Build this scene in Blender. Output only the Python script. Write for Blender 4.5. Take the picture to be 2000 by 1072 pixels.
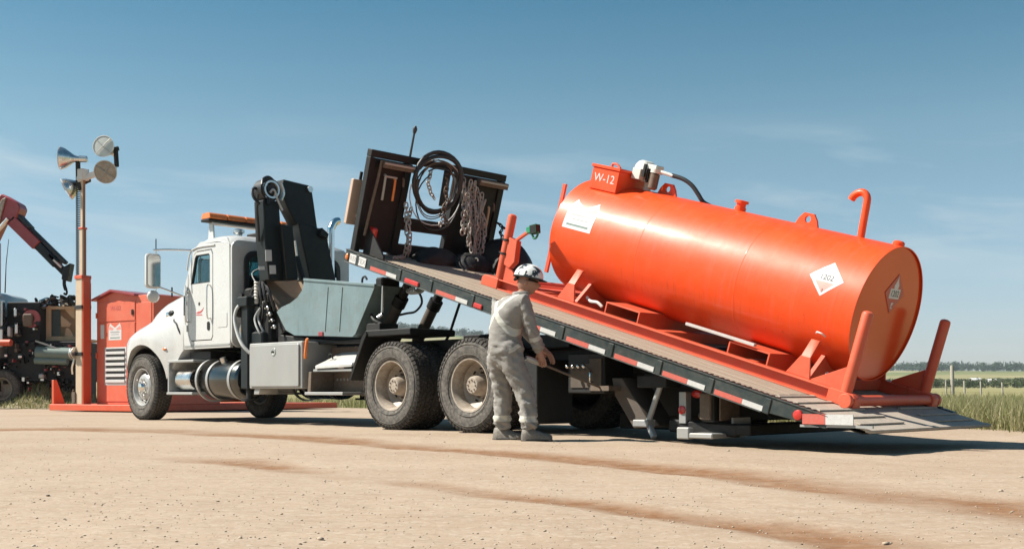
import bpy, bmesh, math, random
import numpy as np
from mathutils import Vector, Matrix, Euler
random.seed(7); RNG = np.random.default_rng(7)
for o in list(bpy.data.objects): bpy.data.objects.remove(o)
S = bpy.context.scene
COL = S.collection
PI = math.pi
# ------------------------------------------------------------------ camera
CAM_H = 0.467
cam = bpy.data.cameras.new('camera'); cam.lens = 39.0; cam.sensor_width = 36.0; cam.sensor_fit = 'HORIZONTAL'
cam.shift_y = 0.11375; cam.clip_start = 0.05; cam.clip_end = 9000
camo = bpy.data.objects.new('camera', cam); COL.objects.link(camo)
camo.location = (0, 0, CAM_H); camo.rotation_euler = (PI/2, 0, 0)
S.camera = camo
# ------------------------------------------------------------------ sun and sky
CLOUD_O = 0.0
SUN_AZ = (-0.9998, -0.02); SUN_EL = math.radians(48)
sv = Vector((SUN_AZ[0]*math.cos(SUN_EL), SUN_AZ[1]*math.cos(SUN_EL), math.sin(SUN_EL))).normalized()
sun = bpy.data.lights.new('sun', 'SUN'); sun.energy = 5.0; sun.angle = math.radians(0.53); sun.color = (1.0, 0.94, 0.85)
suno = bpy.data.objects.new('sun', sun); COL.objects.link(suno)
suno.rotation_euler = sv.to_track_quat('Z', 'Y').to_euler(); suno.location = (-30, 10, 40)
W = bpy.data.worlds.new('World'); S.world = W; W.use_nodes = True
wn = W.node_tree; wn.nodes.clear(); wl = wn.links
def wnode(t, **k):
    n = wn.nodes.new(t)
    for a, b in k.items(): setattr(n, a, b)
    return n
sky = wnode('ShaderNodeTexSky', sky_type='NISHITA', sun_disc=False)
sky.sun_elevation = SUN_EL; sky.sun_rotation = math.atan2(SUN_AZ[0], SUN_AZ[1]); sky.altitude = 600
sky.air_density = 1.0; sky.dust_density = 1.0; sky.ozone_density = 1.0
hs = wnode('ShaderNodeMix', data_type='RGBA', blend_type='MULTIPLY'); hs.inputs[0].default_value = 1
tc = wnode('ShaderNodeTexCoord'); sep = wnode('ShaderNodeSeparateXYZ'); wl.new(tc.outputs['Generated'], sep.inputs[0])
tint = wnode('ShaderNodeValToRGB'); wl.new(sep.outputs['Z'], tint.inputs[0])     # the air's own tint: pale at the horizon, deep teal blue overhead
for i, (p_, c_) in enumerate([(0.03,(.64,.645,.73)), (.12,(.615,.68,.675)), (.22,(.575,.715,.64)), (.33,(.275,.57,.565)), (1.0,(.24,.55,.57))]):
    e_ = tint.color_ramp.elements[i] if i < 2 else tint.color_ramp.elements.new(p_)
    e_.position = p_; e_.color = (*c_,1)
wl.new(tint.outputs[0], hs.inputs[7])
wl.new(sky.outputs[0], hs.inputs[6])
def wmath(op, a, b=None, clamp=False):
    n = wnode('ShaderNodeMath', operation=op, use_clamp=clamp)
    for i, v in enumerate((a, b)):
        if v is None: continue
        if isinstance(v, (int, float)): n.inputs[i].default_value = v
        else: wl.new(v, n.inputs[i])
    return n.outputs[0]
# thin high cirrus: long low streaks all round the horizon, broken up by noise
az = wmath('ARCTAN2', sep.outputs['X'], sep.outputs['Y'])
cmb = wnode('ShaderNodeCombineXYZ'); wl.new(wmath('ADD', wmath('MULTIPLY', az, 4.2), CLOUD_O), cmb.inputs[0]); wl.new(wmath('ADD', wmath('MULTIPLY', sep.outputs['Z'], 26.0), wmath('MULTIPLY', az, 2.0)), cmb.inputs[1])
nz = wnode('ShaderNodeTexNoise'); nz.inputs['Scale'].default_value = 0.9; nz.inputs['Detail'].default_value = 7; nz.inputs['Roughness'].default_value = 0.55; nz.inputs['Distortion'].default_value = 0.35
wl.new(cmb.outputs[0], nz.inputs['Vector'])
cl = wmath('MULTIPLY', wmath('SUBTRACT', nz.outputs[0], 0.50, True), 4.2, True)
def wrange(src, a_, b_):
    n = wnode('ShaderNodeMapRange', interpolation_type='SMOOTHSTEP'); n.inputs[1].default_value = a_; n.inputs[2].default_value = b_; wl.new(src, n.inputs[0]); return n.outputs[0]
cl = wmath('MULTIPLY', wmath("MULTIPLY", cl, 0.5), wmath('MULTIPLY', wrange(sep.outputs['Z'], 0.245, 0.19), wrange(sep.outputs['Z'], 0.06, 0.13)))
mixw = wnode('ShaderNodeMix', data_type='RGBA'); wl.new(cl, mixw.inputs[0]); wl.new(hs.outputs[2], mixw.inputs[6]); mixw.inputs[7].default_value = (4.0, 4.5, 4.7, 1)
bg = wnode('ShaderNodeBackground'); bg.inputs[1].default_value = 0.085
wl.new(mixw.outputs[2], bg.inputs[0]); wo = wnode('ShaderNodeOutputWorld'); wl.new(bg.outputs[0], wo.inputs[0])
S.view_settings.view_transform = 'Standard'; S.view_settings.look = 'None'; S.view_settings.gamma = 1
S.view_settings.exposure = 1.0; S.view_settings.use_curve_mapping = False
S.render.engine = 'CYCLES'
# ------------------------------------------------------------------ helpers
class G:
    """collects verts / faces of one mesh"""
    def __init__(s): s.v = []; s.f = []; s.m = []
    def add(s, vs, fs, mi=0):
        b = len(s.v); s.v += [tuple(p) for p in vs]
        for f in fs: s.f.append(tuple(b+i for i in f)); s.m.append(mi)
        return s
    def box(s, a, b, mi=0, M=None):
        x0, y0, z0 = a; x1, y1, z1 = b
        if x0 > x1: x0, x1 = x1, x0
        if y0 > y1: y0, y1 = y1, y0
        if z0 > z1: z0, z1 = z1, z0
        vs = [(x, y, z) for z in (z0, z1) for y in (y0, y1) for x in (x0, x1)]
        if M is not None: vs = [M @ Vector(p) for p in vs]
        return s.add(vs, [(0,2,3,1), (4,5,7,6), (0,1,5,4), (2,6,7,3), (0,4,6,2), (1,3,7,5)], mi)
    def bar(s, p, q, w, h, mi=0, up=(0,0,1)):
        """box beam between two points"""
        p = Vector(p); q = Vector(q); d = q-p; L = d.length; d.normalize(); u = Vector(up)
        if abs(d.dot(u)) > .98: u = Vector((1,0,0))
        side = d.cross(u).normalized(); u = side.cross(d).normalized()
        M = Matrix((( *d[:],), (*side[:],), (*u[:],))).transposed().to_4x4(); M.translation = p
        return s.box((0,-w/2,-h/2), (L,w/2,h/2), mi, M)
    def prism(s, poly, y0, y1, ax='y', mi=0):
        """polygon (2-tuples) extruded along an axis: 'y' takes (x,z), 'x' takes (y,z), 'z' takes (x,y)"""
        f = {'y': lambda a,b,t: (a,t,b), 'x': lambda a,b,t: (t,a,b), 'z': lambda a,b,t: (a,b,t)}[ax]
        n = len(poly); vs = [f(a,b,y0) for a,b in poly]+[f(a,b,y1) for a,b in poly]
        return s.add(vs, [tuple(range(n)), tuple(range(2*n-1,n-1,-1))]+[(i,(i+n),(i+1)%n+n,(i+1)%n) for i in range(n)], mi)
    def cyl(s, p, q, r, r2=None, n=16, mi=0, caps=True):
        r2 = r if r2 is None else r2
        return s.tube([p,q], [r,r2], n, mi, caps)
    def tube(s, pts, r, n=10, mi=0, caps=True, closed=False):
        pts = [Vector(p) for p in pts]
        if not closed and 3 <= len(pts) <= 9 and not isinstance(r, (list,tuple)):     # bend hoses and pipes smoothly
            q = []
            for i in range(len(pts)-1):
                a, b, c, d = pts[max(i-1,0)], pts[i], pts[i+1], pts[min(i+2,len(pts)-1)]
                for t in (0,.25,.5,.75): q.append(.5*((2*b)+(c-a)*t+(2*a-5*b+4*c-d)*t*t+(3*b-a-3*c+d)*t**3))
            pts = q+[pts[-1]]
        k = len(pts)
        rs = r if isinstance(r, (list,tuple)) else [r]*k
        t0 = (pts[1]-pts[0]).normalized()
        u = t0.orthogonal().normalized(); rings = []
        for i, p in enumerate(pts):
            if closed: t = (pts[(i+1)%k]-pts[i-1])
            else: t = (pts[min(i+1,k-1)]-pts[max(i-1,0)])
            t.normalize(); u = (u-t*u.dot(t)).normalized(); w = t.cross(u)
            rings.append([p+rs[i]*(math.cos(2*PI*j/n)*u+math.sin(2*PI*j/n)*w) for j in range(n)])
        vs = [q for rg in rings for q in rg]; fs = []
        for i in range(k if closed else k-1):
            a = i*n; b = ((i+1)%k)*n
            fs += [(a+j, a+(j+1)%n, b+(j+1)%n, b+j) for j in range(n)]
        if caps and not closed: fs += [tuple(range(n-1,-1,-1)), tuple(range((k-1)*n, k*n))]
        return s.add(vs, fs, mi)
    def lathe(s, prof, o, ax, n=32, mi=0, close=False):
        """profile [(along, radius)] spun about axis ax through o"""
        o = Vector(o); ax = Vector(ax).normalized(); u = ax.orthogonal().normalized(); w = ax.cross(u)
        vs = []; fs = []; k = len(prof)
        for a, r in prof:
            for j in range(n): vs.append(o+ax*a+r*(math.cos(2*PI*j/n)*u+math.sin(2*PI*j/n)*w))
        for i in range(k if close else k-1):
            a = i*n; b = ((i+1)%k)*n
            fs += [(a+j, a+(j+1)%n, b+(j+1)%n, b+j) for j in range(n)]
        return s.add(vs, fs, mi)
    def ball(s, c, r, n=12, m=8, sc=(1,1,1), mi=0):
        vs = []; fs = []
        for i in range(m+1):
            t = PI*i/m
            for j in range(n): vs.append((c[0]+r*sc[0]*math.sin(t)*math.cos(2*PI*j/n), c[1]+r*sc[1]*math.sin(t)*math.sin(2*PI*j/n), c[2]+r*sc[2]*math.cos(t)))
        for i in range(m):
            for j in range(n): fs.append((i*n+j, (i+1)*n+j, (i+1)*n+(j+1)%n, i*n+(j+1)%n))
        return s.add(vs, fs, mi)
    def frame(s, outer, inner, fn, t0, t1, mi=0):
        """plate with a hole: outer and inner loops of equal count; fn(a,b,t)->xyz"""
        n = len(outer)
        vs = [fn(*p,t0) for p in outer]+[fn(*p,t0) for p in inner]+[fn(*p,t1) for p in outer]+[fn(*p,t1) for p in inner]
        fs = []
        for i in range(n):
            j = (i+1)%n
            fs += [(i,j,n+j,n+i), (2*n+i,3*n+i,3*n+j,2*n+j), (i,2*n+i,2*n+j,j), (n+i,n+j,3*n+j,3*n+i)]
        return s.add(vs, fs, mi)
def rrect(x0, y0, x1, y1, r, k=4):
    out = []
    for cx_, cy_, a0 in ((x1-r,y1-r,0), (x0+r,y1-r,90), (x0+r,y0+r,180), (x1-r,y0+r,270)):
        for i in range(k+1):
            a = math.radians(a0+90*i/k); out.append((cx_+r*math.cos(a), cy_+r*math.sin(a)))
    return out
def tag(o, label=None, cat=None, group=None, kind=None):
    if label: o['label'] = label
    if cat: o['category'] = cat
    if group: o['group'] = group
    if kind: o['kind'] = kind
    return o
def finish_mesh(me, mats, bevel=0, ang=35, seg=1):
    bm = bmesh.new(); bm.from_mesh(me)
    bmesh.ops.recalc_face_normals(bm, faces=bm.faces)
    if bevel:
        es = [e for e in bm.edges if len(e.link_faces) == 2 and e.calc_face_angle(0) > math.radians(30)]
        bmesh.ops.bevel(bm, geom=es, offset=bevel, segments=seg, affect='EDGES', profile=.6, clamp_overlap=True)
    bm.to_mesh(me); bm.free()
    if ang:
        me.polygons.foreach_set('use_smooth', [True]*len(me.polygons)); me.set_sharp_from_angle(angle=math.radians(ang))
    for m in (mats if isinstance(mats, (list,tuple)) else [mats]): me.materials.append(m)
def mk(name, g, mats, parent=None, loc=None, rot=None, bevel=0, ang=35, off=None, seg=1):
    me = bpy.data.meshes.new(name)
    v = g.v if off is None else [(p[0]+off[0], p[1]+off[1], p[2]+off[2]) for p in g.v]
    me.from_pydata(v, [], g.f); me.polygons.foreach_set('material_index', g.m); me.update()
    finish_mesh(me, mats, bevel, ang, seg)
    return put(name, me, parent, loc, rot)
def put(name, me, parent=None, loc=None, rot=None):
    o = bpy.data.objects.new(name, me); COL.objects.link(o)
    if parent is not None: o.parent = parent
    if loc is not None: o.location = loc
    if rot is not None: o.rotation_euler = rot
    return o
def empty(name, loc=(0,0,0), rz=0, parent=None):
    o = bpy.data.objects.new(name, None); COL.objects.link(o); o.location = loc; o.rotation_euler = (0,0,rz); o.parent = parent
    o.empty_display_size = .2
    return o
def text_mesh(body, size, depth=.002, align='CENTER'):
    c = bpy.data.curves.new('lettering', 'FONT'); c.body = body; c.size = size; c.extrude = depth; c.align_x = align; c.align_y = 'CENTER'
    o = bpy.data.objects.new('lettering', c); COL.objects.link(o)
    dg = bpy.context.evaluated_depsgraph_get(); me = bpy.data.meshes.new_from_object(o.evaluated_get(dg))
    bpy.data.objects.remove(o); bpy.data.curves.remove(c)
    return me
def text(name, body, size, mat, parent, M, depth=.002):
    me = text_mesh(body, size, depth); me.materials.clear(); me.materials.append(mat)
    me.transform(M); return put(name, me, parent)
# ------------------------------------------------------------------ materials
KD = .80     # overall paint and soil darkening: it deepens shade against the sun and the picture is exposed for it
def mat(name, col, rough=.5, metal=0, col2=None, scale=6, amt=.5, bump=0, bscale=60, coat=0, dust=None, dust_amt=0, spec=.5, detail=6, rvar=.12, stretch=(1,1,1), coords='Object', coat_r=.12, low_dust=None, streak=0):
    kd = 1 if metal > .6 else KD
    col = tuple(c*kd for c in col); col2 = None if col2 is None else tuple(c*kd for c in col2); dust = None if dust is None else tuple(c*kd for c in dust)
    m = bpy.data.materials.new(name); m.use_nodes = True; nt = m.node_tree; L = nt.links
    b = nt.nodes['Principled BSDF']
    b.inputs['Roughness'].default_value = rough; b.inputs['Metallic'].default_value = metal
    b.inputs['Coat Weight'].default_value = coat; b.inputs['Coat Roughness'].default_value = coat_r; b.inputs['Specular IOR Level'].default_value = spec
    tcn = nt.nodes.new('ShaderNodeTexCoord'); mp = nt.nodes.new('ShaderNodeMapping'); mp.inputs['Scale'].default_value = stretch
    L.new(tcn.outputs[coords], mp.inputs[0]); vec = mp.outputs[0]
    def noise(sc, det=detail, rg=.6):
        n = nt.nodes.new('ShaderNodeTexNoise'); n.inputs['Scale'].default_value = sc; n.inputs['Detail'].default_value = det; n.inputs['Roughness'].default_value = rg
        L.new(vec, n.inputs['Vector']); return n.outputs[0]
    def ramp(src, a, b_):
        r = nt.nodes.new('ShaderNodeMapRange'); r.inputs[1].default_value = a; r.inputs[2].default_value = b_; L.new(src, r.inputs[0]); return r.outputs[0]
    def mul(a, k):
        n = nt.nodes.new('ShaderNodeMath'); n.operation = 'MULTIPLY'; n.use_clamp = True; L.new(a, n.inputs[0]); n.inputs[1].default_value = k; return n.outputs[0]
    def mix(f, a, b_):
        n = nt.nodes.new('ShaderNodeMix'); n.data_type = 'RGBA'; L.new(f, n.inputs[0])
        for i, v in ((6,a), (7,b_)):
            if isinstance(v, tuple): n.inputs[i].default_value = (*v[:3],1)
            else: L.new(v, n.inputs[i])
        return n.outputs[2]
    n1 = noise(scale)
    c2 = col2 if col2 is not None else tuple(c*.72 for c in col)
    c = mix(mul(ramp(n1,.38,.68), amt), tuple(col), tuple(c2))
    if dust is not None:
        n2 = noise(scale*2.7, 8, .7); c = mix(mul(ramp(n2,.42,.72), dust_amt), c, tuple(dust))
    if low_dust:     # road dust thrown up onto the lower panels, broken by noise: (from z, to z, amount)
        sx = nt.nodes.new('ShaderNodeSeparateXYZ'); L.new(tcn.outputs['Object'], sx.inputs[0])
        zr = ramp(sx.outputs[2], low_dust[1], low_dust[0]); n3 = noise(scale*5, 8, .7)
        mm = nt.nodes.new('ShaderNodeMath'); mm.operation = 'MULTIPLY'; mm.use_clamp = True; L.new(zr, mm.inputs[0]); L.new(ramp(n3,.25,.65), mm.inputs[1])
        c = mix(mul(mm.outputs[0], low_dust[2]), c, tuple(v*kd for v in DUST))
    if streak:       # chalky weathering streaks running down
        m2 = nt.nodes.new('ShaderNodeMapping'); m2.inputs['Scale'].default_value = (7,1.2,.55); L.new(tcn.outputs['Object'], m2.inputs[0])
        n4 = nt.nodes.new('ShaderNodeTexNoise'); n4.inputs['Scale'].default_value = 3.2; n4.inputs['Detail'].default_value = 7; n4.inputs['Roughness'].default_value = .65; L.new(m2.outputs[0], n4.inputs['Vector'])
        c = mix(mul(ramp(n4.outputs[0],.52,.75), streak*.75), c, tuple(min(1,v*.92+.07) for v in c2))
        m5 = nt.nodes.new('ShaderNodeTexNoise'); m5.inputs['Scale'].default_value = 5.1; m5.inputs['Detail'].default_value = 6; L.new(m2.outputs[0], m5.inputs['Vector'])
        c = mix(mul(ramp(m5.outputs[0],.60,.74), streak*.7), c, tuple(v*.55 for v in c2))
        c = mix(mul(ramp(noise(26,3,.5),.66,.74), streak*.8), c, tuple(v*.45 for v in c2))
    L.new(c, b.inputs['Base Color'])
    rr = nt.nodes.new('ShaderNodeMapRange'); rr.inputs[3].default_value = max(.02,rough-rvar); rr.inputs[4].default_value = min(1,rough+rvar); L.new(noise(scale*1.7), rr.inputs[0]); L.new(rr.outputs[0], b.inputs['Roughness'])
    if bump:
        bp = nt.nodes.new('ShaderNodeBump'); bp.inputs['Strength'].default_value = bump; bp.inputs['Distance'].default_value = .02; L.new(noise(bscale, 4), bp.inputs['Height']); L.new(bp.outputs[0], b.inputs['Normal'])
    return m
DUST = (.42,.34,.26)
M_ = {}
M_['white'] = mat('white_paint', (.64,.65,.635), .28, coat=.5, col2=(.57,.57,.55), scale=2.2, amt=.5, dust=DUST, dust_amt=.10, low_dust=(.55,1.7,.5))
M_['orange'] = mat('orange_paint', (.95,.082,.006), .46, coat=.18, col2=(.84,.062,.005), scale=1.7, amt=.6, spec=.35, dust=(.78,.15,.06), dust_amt=.22, bump=.07, bscale=3.5, coat_r=.13, streak=.5)
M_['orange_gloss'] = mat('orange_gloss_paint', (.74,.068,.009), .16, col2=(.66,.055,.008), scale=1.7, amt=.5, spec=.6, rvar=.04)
M_['red'] = mat('skid_red_paint', (.70,.105,.042), .5, col2=(.60,.08,.03), scale=3, dust=(.52,.22,.12), dust_amt=.25, bump=.05)
M_['crane'] = mat('black_crane_paint', (.006,.012,.0135), .5, col2=(.010,.016,.017), scale=4, dust=(.05,.045,.04), dust_amt=.16, coat=0, spec=.35)
M_['black'] = mat('black_steel', (.006,.006,.006), .6, col2=(.010,.0098,.009), scale=5, dust=(.03,.026,.021), dust_amt=.2, spec=.35)
M_['soot'] = mat('grimy_black_steel', (.006,.006,.0056), .65, col2=(.010,.009,.008), scale=8, dust=(.022,.0175,.0135), dust_amt=.35, bump=.15, bscale=25)
M_['rail'] = mat('dark_green_rail_paint', (.018,.030,.030), .42, col2=(.03,.04,.038), scale=4, dust=(.16,.14,.11), dust_amt=.3)
M_['wood'] = mat('weathered_deck_wood', (.36,.285,.21), .85, col2=(.24,.17,.115), scale=7, amt=.7, stretch=(.25,3,3), dust=(.44,.365,.285), dust_amt=.6, bump=.3, bscale=40)
M_['ramp'] = mat('dusty_steel_plate', (.42,.36,.29), .7, col2=(.28,.23,.19), scale=6, dust=(.55,.47,.38), dust_amt=.6, bump=.15, bscale=30)
M_['tape_red'] = mat('red_reflective_tape', (.58,.105,.075), .5, col2=(.48,.085,.06), scale=20, dust=(.42,.22,.17), dust_amt=.5)
M_['tape_white'] = mat('white_reflective_tape', (.60,.60,.58), .5, col2=(.46,.455,.43), scale=20, dust=(.38,.34,.29), dust_amt=.35)
M_['rubber'] = mat('dusty_tyre_rubber', (.085,.080,.073), .85, col2=(.055,.052,.048), scale=9, dust=(.27,.235,.195), dust_amt=.75, bump=.1, bscale=40, spec=.3)
M_['tread'] = mat('tyre_tread_rubber', (.050,.046,.042), .9, col2=(.03,.028,.026), scale=12, dust=(.15,.125,.10), dust_amt=.55, spec=.25)
M_['rim'] = mat('dirty_white_rim', (.46,.40,.33), .5, col2=(.30,.235,.175), scale=9, amt=.8, dust=(.17,.12,.08), dust_amt=.6)
M_['alu'] = mat('polished_aluminium', (.68,.67,.65), .28, 1, col2=(.55,.53,.50), scale=5)
M_['chrome'] = mat('chrome', (.75,.74,.72), .12, 1, col2=(.62,.60,.57), scale=5, rvar=.05)
M_['plate'] = mat('brushed_aluminium_plate', (.44,.445,.435), .42, .35, col2=(.35,.35,.335), scale=3, dust=(.48,.43,.36), dust_amt=.35, stretch=(1,1,.35), bump=.05)
M_['tub'] = mat('galvanised_tub_steel', (.24,.33,.345), .38, .25, col2=(.18,.26,.27), scale=2.5, amt=.7, dust=(.20,.20,.18), dust_amt=.45, bump=.12, bscale=5, streak=.6)
M_['tubrust'] = mat('rust_tinged_tub_steel', (.34,.24,.165), .7, col2=(.20,.15,.11), scale=4, dust=(.15,.13,.10), dust_amt=.4)
M_['frontrim'] = mat('satin_front_rim', (.50,.50,.49), .35, .3, col2=(.38,.37,.35), scale=7, dust=(.30,.25,.2), dust_amt=.35)
M_['faded'] = mat('faded_orange_paint', (.74,.155,.082), .5, col2=(.68,.115,.055), scale=2.2, amt=.8, dust=(.62,.24,.16), dust_amt=.35, bump=.08, bscale=4, streak=.5)
M_['rustpole'] = mat('rusty_orange_pole', (.30,.13,.065), .6, col2=(.20,.09,.05), scale=6, dust=(.4,.27,.18), dust_amt=.3)
M_['darkchrome'] = mat('dark_polished_steel', (.13,.13,.125), .22, 1, col2=(.09,.09,.085), scale=4, rvar=.05)
M_['amber'] = mat('amber_plastic', (.85,.22,.03), .25, col2=(.75,.17,.02), scale=8, coat=.6)
M_['lens'] = mat('pale_lamp_lens', (.62,.64,.60), .18, col2=(.5,.52,.48), scale=12, coat=.5)
M_['redlens'] = mat('red_lens', (.6,.03,.02), .25, coat=.4, scale=10)
M_['brown'] = mat('dusty_brown_rubber', (.10,.078,.060), .8, col2=(.07,.055,.043), scale=5, dust=(.15,.12,.095), dust_amt=.4)
M_['rust'] = mat('rusty_iron', (.15,.105,.072), .75, col2=(.085,.058,.04), scale=12, dust=(.27,.22,.17), dust_amt=.4)
M_['chain'] = mat('worn_chain_steel', (.50,.46,.41), .5, .3, col2=(.26,.21,.17), scale=14)
M_['hose'] = mat('black_hose_rubber', (.015,.016,.018), .5, col2=(.03,.03,.03), scale=8)
M_['greyhose'] = mat('pale_grey_hose', (.60,.61,.60), .5, scale=10)
M_['wood_raw'] = mat('tan_timber', (.62,.46,.28), .8, col2=(.5,.35,.2), scale=6, stretch=(1,1,.3))
M_['pinkboard'] = mat('tan_board', (.60,.44,.34), .75, col2=(.48,.34,.26), scale=5)
M_['green'] = mat('green_plastic', (.02,.28,.12), .4, col2=(.015,.20,.09), scale=9)
M_['ink'] = mat('black_print', (.02,.02,.02), .6, col2=(.03,.03,.03))
M_['greyink'] = mat('grey_print', (.36,.36,.36), .6)
M_['redink'] = mat('red_print', (.55,.10,.10), .6)
M_['pink'] = mat('pink_print_and_glare', (.75,.33,.28), .55, col2=(.7,.28,.24))
M_['sticker'] = mat('white_sticker', (.68,.67,.655), .45, col2=(.61,.60,.585), scale=12)
M_['cream'] = mat('cream_mast_paint', (.62,.50,.36), .5, col2=(.54,.41,.28), scale=4, dust=(.7,.25,.12), dust_amt=.15)
M_['pumpwhite'] = mat('pale_pump_casting', (.74,.72,.66), .5, col2=(.6,.57,.5), scale=9)
M_['greenpipe'] = mat('green_grey_pipe', (.16,.23,.21), .5, col2=(.12,.17,.15), scale=5, dust=(.3,.28,.22), dust_amt=.3)
M_['cabgrey'] = mat('silver_cab_paint', (.50,.49,.48), .35, coat=.4, col2=(.42,.40,.39), scale=3)
M_['boomred'] = mat('dark_red_boom_paint', (.33,.035,.04), .4, coat=.3, col2=(.25,.03,.035), scale=3, dust=(.4,.2,.17), dust_amt=.2)
def glass_mat(name, tint, rough=.03, trans=.75):
    m = bpy.data.materials.new(name); m.use_nodes = True; nt = m.node_tree; L = nt.links; nt.nodes.clear()
    tr = nt.nodes.new('ShaderNodeBsdfTransparent'); tr.inputs[0].default_value = (*tint,1)
    gl = nt.nodes.new('ShaderNodeBsdfGlossy'); gl.inputs['Roughness'].default_value = rough; gl.inputs[0].default_value = (.55,.86,.92,1)
    fr = nt.nodes.new('ShaderNodeFresnel'); fr.inputs[0].default_value = 1.52
    ns = nt.nodes.new('ShaderNodeTexNoise'); ns.inputs['Scale'].default_value = 3; mr = nt.nodes.new('ShaderNodeMapRange'); mr.inputs[3].default_value = .28; mr.inputs[4].default_value = .36; L.new(ns.outputs[0], mr.inputs[0])
    ad = nt.nodes.new('ShaderNodeMath'); ad.operation = 'ADD'; ad.use_clamp = True; L.new(fr.outputs[0], ad.inputs[0]); L.new(mr.outputs[0], ad.inputs[1])
    mx = nt.nodes.new('ShaderNodeMixShader'); L.new(ad.outputs[0], mx.inputs[0]); L.new(tr.outputs[0], mx.inputs[1]); L.new(gl.outputs[0], mx.inputs[2])
    ou = nt.nodes.new('ShaderNodeOutputMaterial'); L.new(mx.outputs[0], ou.inputs[0]); return m
M_['glass'] = glass_mat('tinted_cab_glass', (.45,.72,.74))
# ------------------------------------------------------------------ ground, field, hills
def smooth(a, b, x): t = np.clip((x-a)/(b-a), 0, 1); return t*t*(3-2*t)
_ph = RNG.uniform(0, 6.28, 40)
def wob(x, y, s, k=0):
    """cheap smooth pseudo noise, about -1..1"""
    return (np.sin(x*s+_ph[k])+np.sin(y*s*1.13+_ph[k+1])+np.sin((x+y)*s*.71+_ph[k+2])+np.sin((x-1.7*y)*s*.53+_ph[k+3]))/4
EDGE_P = np.array([5.45, 13.7]); EDGE_D = np.array([-.52, .854]); EDGE_N = np.array([.854, .52])
def edge_dist(x, y):
    """signed distance past the yard edge (positive = grass side)"""
    return (x-EDGE_P[0])*EDGE_N[0]+(y-EDGE_P[1])*EDGE_N[1] + .25*wob(x, y, 1.1, 4)
def terrain(x, y):
    r = np.hypot(x, y); px = 1000+2166.67*x/np.maximum(y, 1)
    # elevation in pixels above the horizon, rising with distance
    e = 51*smooth(60, 1500, r)**.8
    hill = 8+80*np.exp(-((px-760)/400)**2)
    e = e*.55+hill*smooth(350, 1300, r)
    e = np.where(y > 1, e, 45*smooth(100, 1500, r))
    h = np.minimum(r, 1450)*e/2166.67*smooth(50, 130, r) + CAM_H*smooth(70, 200, r)*1.2
    h = h - .25*smooth(28, 50, r)*(1-smooth(60, 160, r))
    h = h + 1.2*wob(x, y, .02, 8)*smooth(150, 500, r)
    return h
def sheet(name, xs, ys, hf, keep=None):
    X, Y = np.meshgrid(xs, ys); Z = hf(X, Y); n, m = X.shape
    idx = np.arange(n*m).reshape(n, m)
    q = np.stack([idx[:-1,:-1], idx[:-1,1:], idx[1:,1:], idx[1:,:-1]], -1).reshape(-1, 4)
    V = np.stack([X, Y, Z], -1).reshape(-1, 3)
    if keep is not None:
        c = V[q].mean(1); q = q[keep(c[:,0], c[:,1])]
        u, inv = np.unique(q, return_inverse=True); V = V[u]; q = inv.reshape(-1, 4)
    return mesh_np(name, V, q)
def mesh_np(name, V, F):
    me = bpy.data.meshes.new(name); k = F.shape[1]
    me.vertices.add(len(V)); me.vertices.foreach_set('co', np.ascontiguousarray(V, dtype=np.float32).ravel())
    me.loops.add(F.size); me.loops.foreach_set('vertex_index', np.ascontiguousarray(F, dtype=np.int32).ravel())
    me.polygons.add(len(F)); me.polygons.foreach_set('loop_start', np.arange(0, F.size, k, dtype=np.int32)); me.polygons.foreach_set('loop_total', np.full(len(F), k, dtype=np.int32))
    me.update(); me.validate(); return me
def nodes(m):
    m.use_nodes = True; nt = m.node_tree
    def N(t, **k):
        n = nt.nodes.new(t)
        for a, b in k.items():
            if a.startswith('i_'): n.inputs[int(a[2:])].default_value = b
            else: setattr(n, a, b)
        return n
    return nt, N, nt.links.new, nt.nodes['Principled BSDF']
# -- the land: one sheet to the horizon
def polar(name, r, a, hf):
    R_, A_ = np.meshgrid(r, a); X = R_*np.sin(A_); Y = R_*np.cos(A_); Z = hf(X, Y); n, m = X.shape
    idx = np.arange(n*m).reshape(n, m)
    q = np.stack([idx[:-1,:-1], idx[1:,:-1], idx[1:,1:], idx[:-1,1:]], -1).reshape(-1, 4)
    return mesh_np(name, np.stack([X, Y, Z], -1).reshape(-1, 3), q)
rr_ = np.concatenate([[.2], np.geomspace(4, 2600, 130)])
aa_ = np.concatenate([np.linspace(-PI, -.6, 40)[:-1], np.linspace(-.6, .6, 200), np.linspace(.6, PI, 40)[1:]])
me = polar('ground', rr_, aa_, lambda x, y: terrain(x, y)-.05-.2*(1-smooth(-1.5, .3, edge_dist(x, y)))*(1-smooth(40, 90, np.hypot(x, y))))
m = bpy.data.materials.new('pasture'); nt, N, K, B = nodes(m)
geo = N('ShaderNodeNewGeometry'); mp = N('ShaderNodeMapping'); mp.inputs['Scale'].default_value = (.35,1,1); K(geo.outputs['Position'], mp.inputs[0])
vo = N('ShaderNodeTexVoronoi'); vo.inputs['Scale'].default_value = .011; vo.inputs['Randomness'].default_value = .9; K(mp.outputs[0], vo.inputs['Vector'])
cr = N('ShaderNodeValToRGB'); sp = N('ShaderNodeSeparateColor'); K(vo.outputs['Color'], sp.inputs[0]); K(sp.outputs[0], cr.inputs[0])
cr.color_ramp.interpolation = 'CONSTANT'
for i, (p_, c_) in enumerate([(0,(.15,.165,.062)), (.22,(.24,.215,.105)), (.45,(.105,.135,.05)), (.62,(.28,.25,.13)), (.8,(.17,.18,.075))]):
    e = cr.color_ramp.elements[i] if i < 2 else cr.color_ramp.elements.new(p_)
    e.position = p_; e.color = (*c_,1)
ns = N('ShaderNodeTexNoise'); ns.inputs['Scale'].default_value = .35; ns.inputs['Detail'].default_value = 8; K(geo.outputs['Position'], ns.inputs['Vector'])
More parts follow.
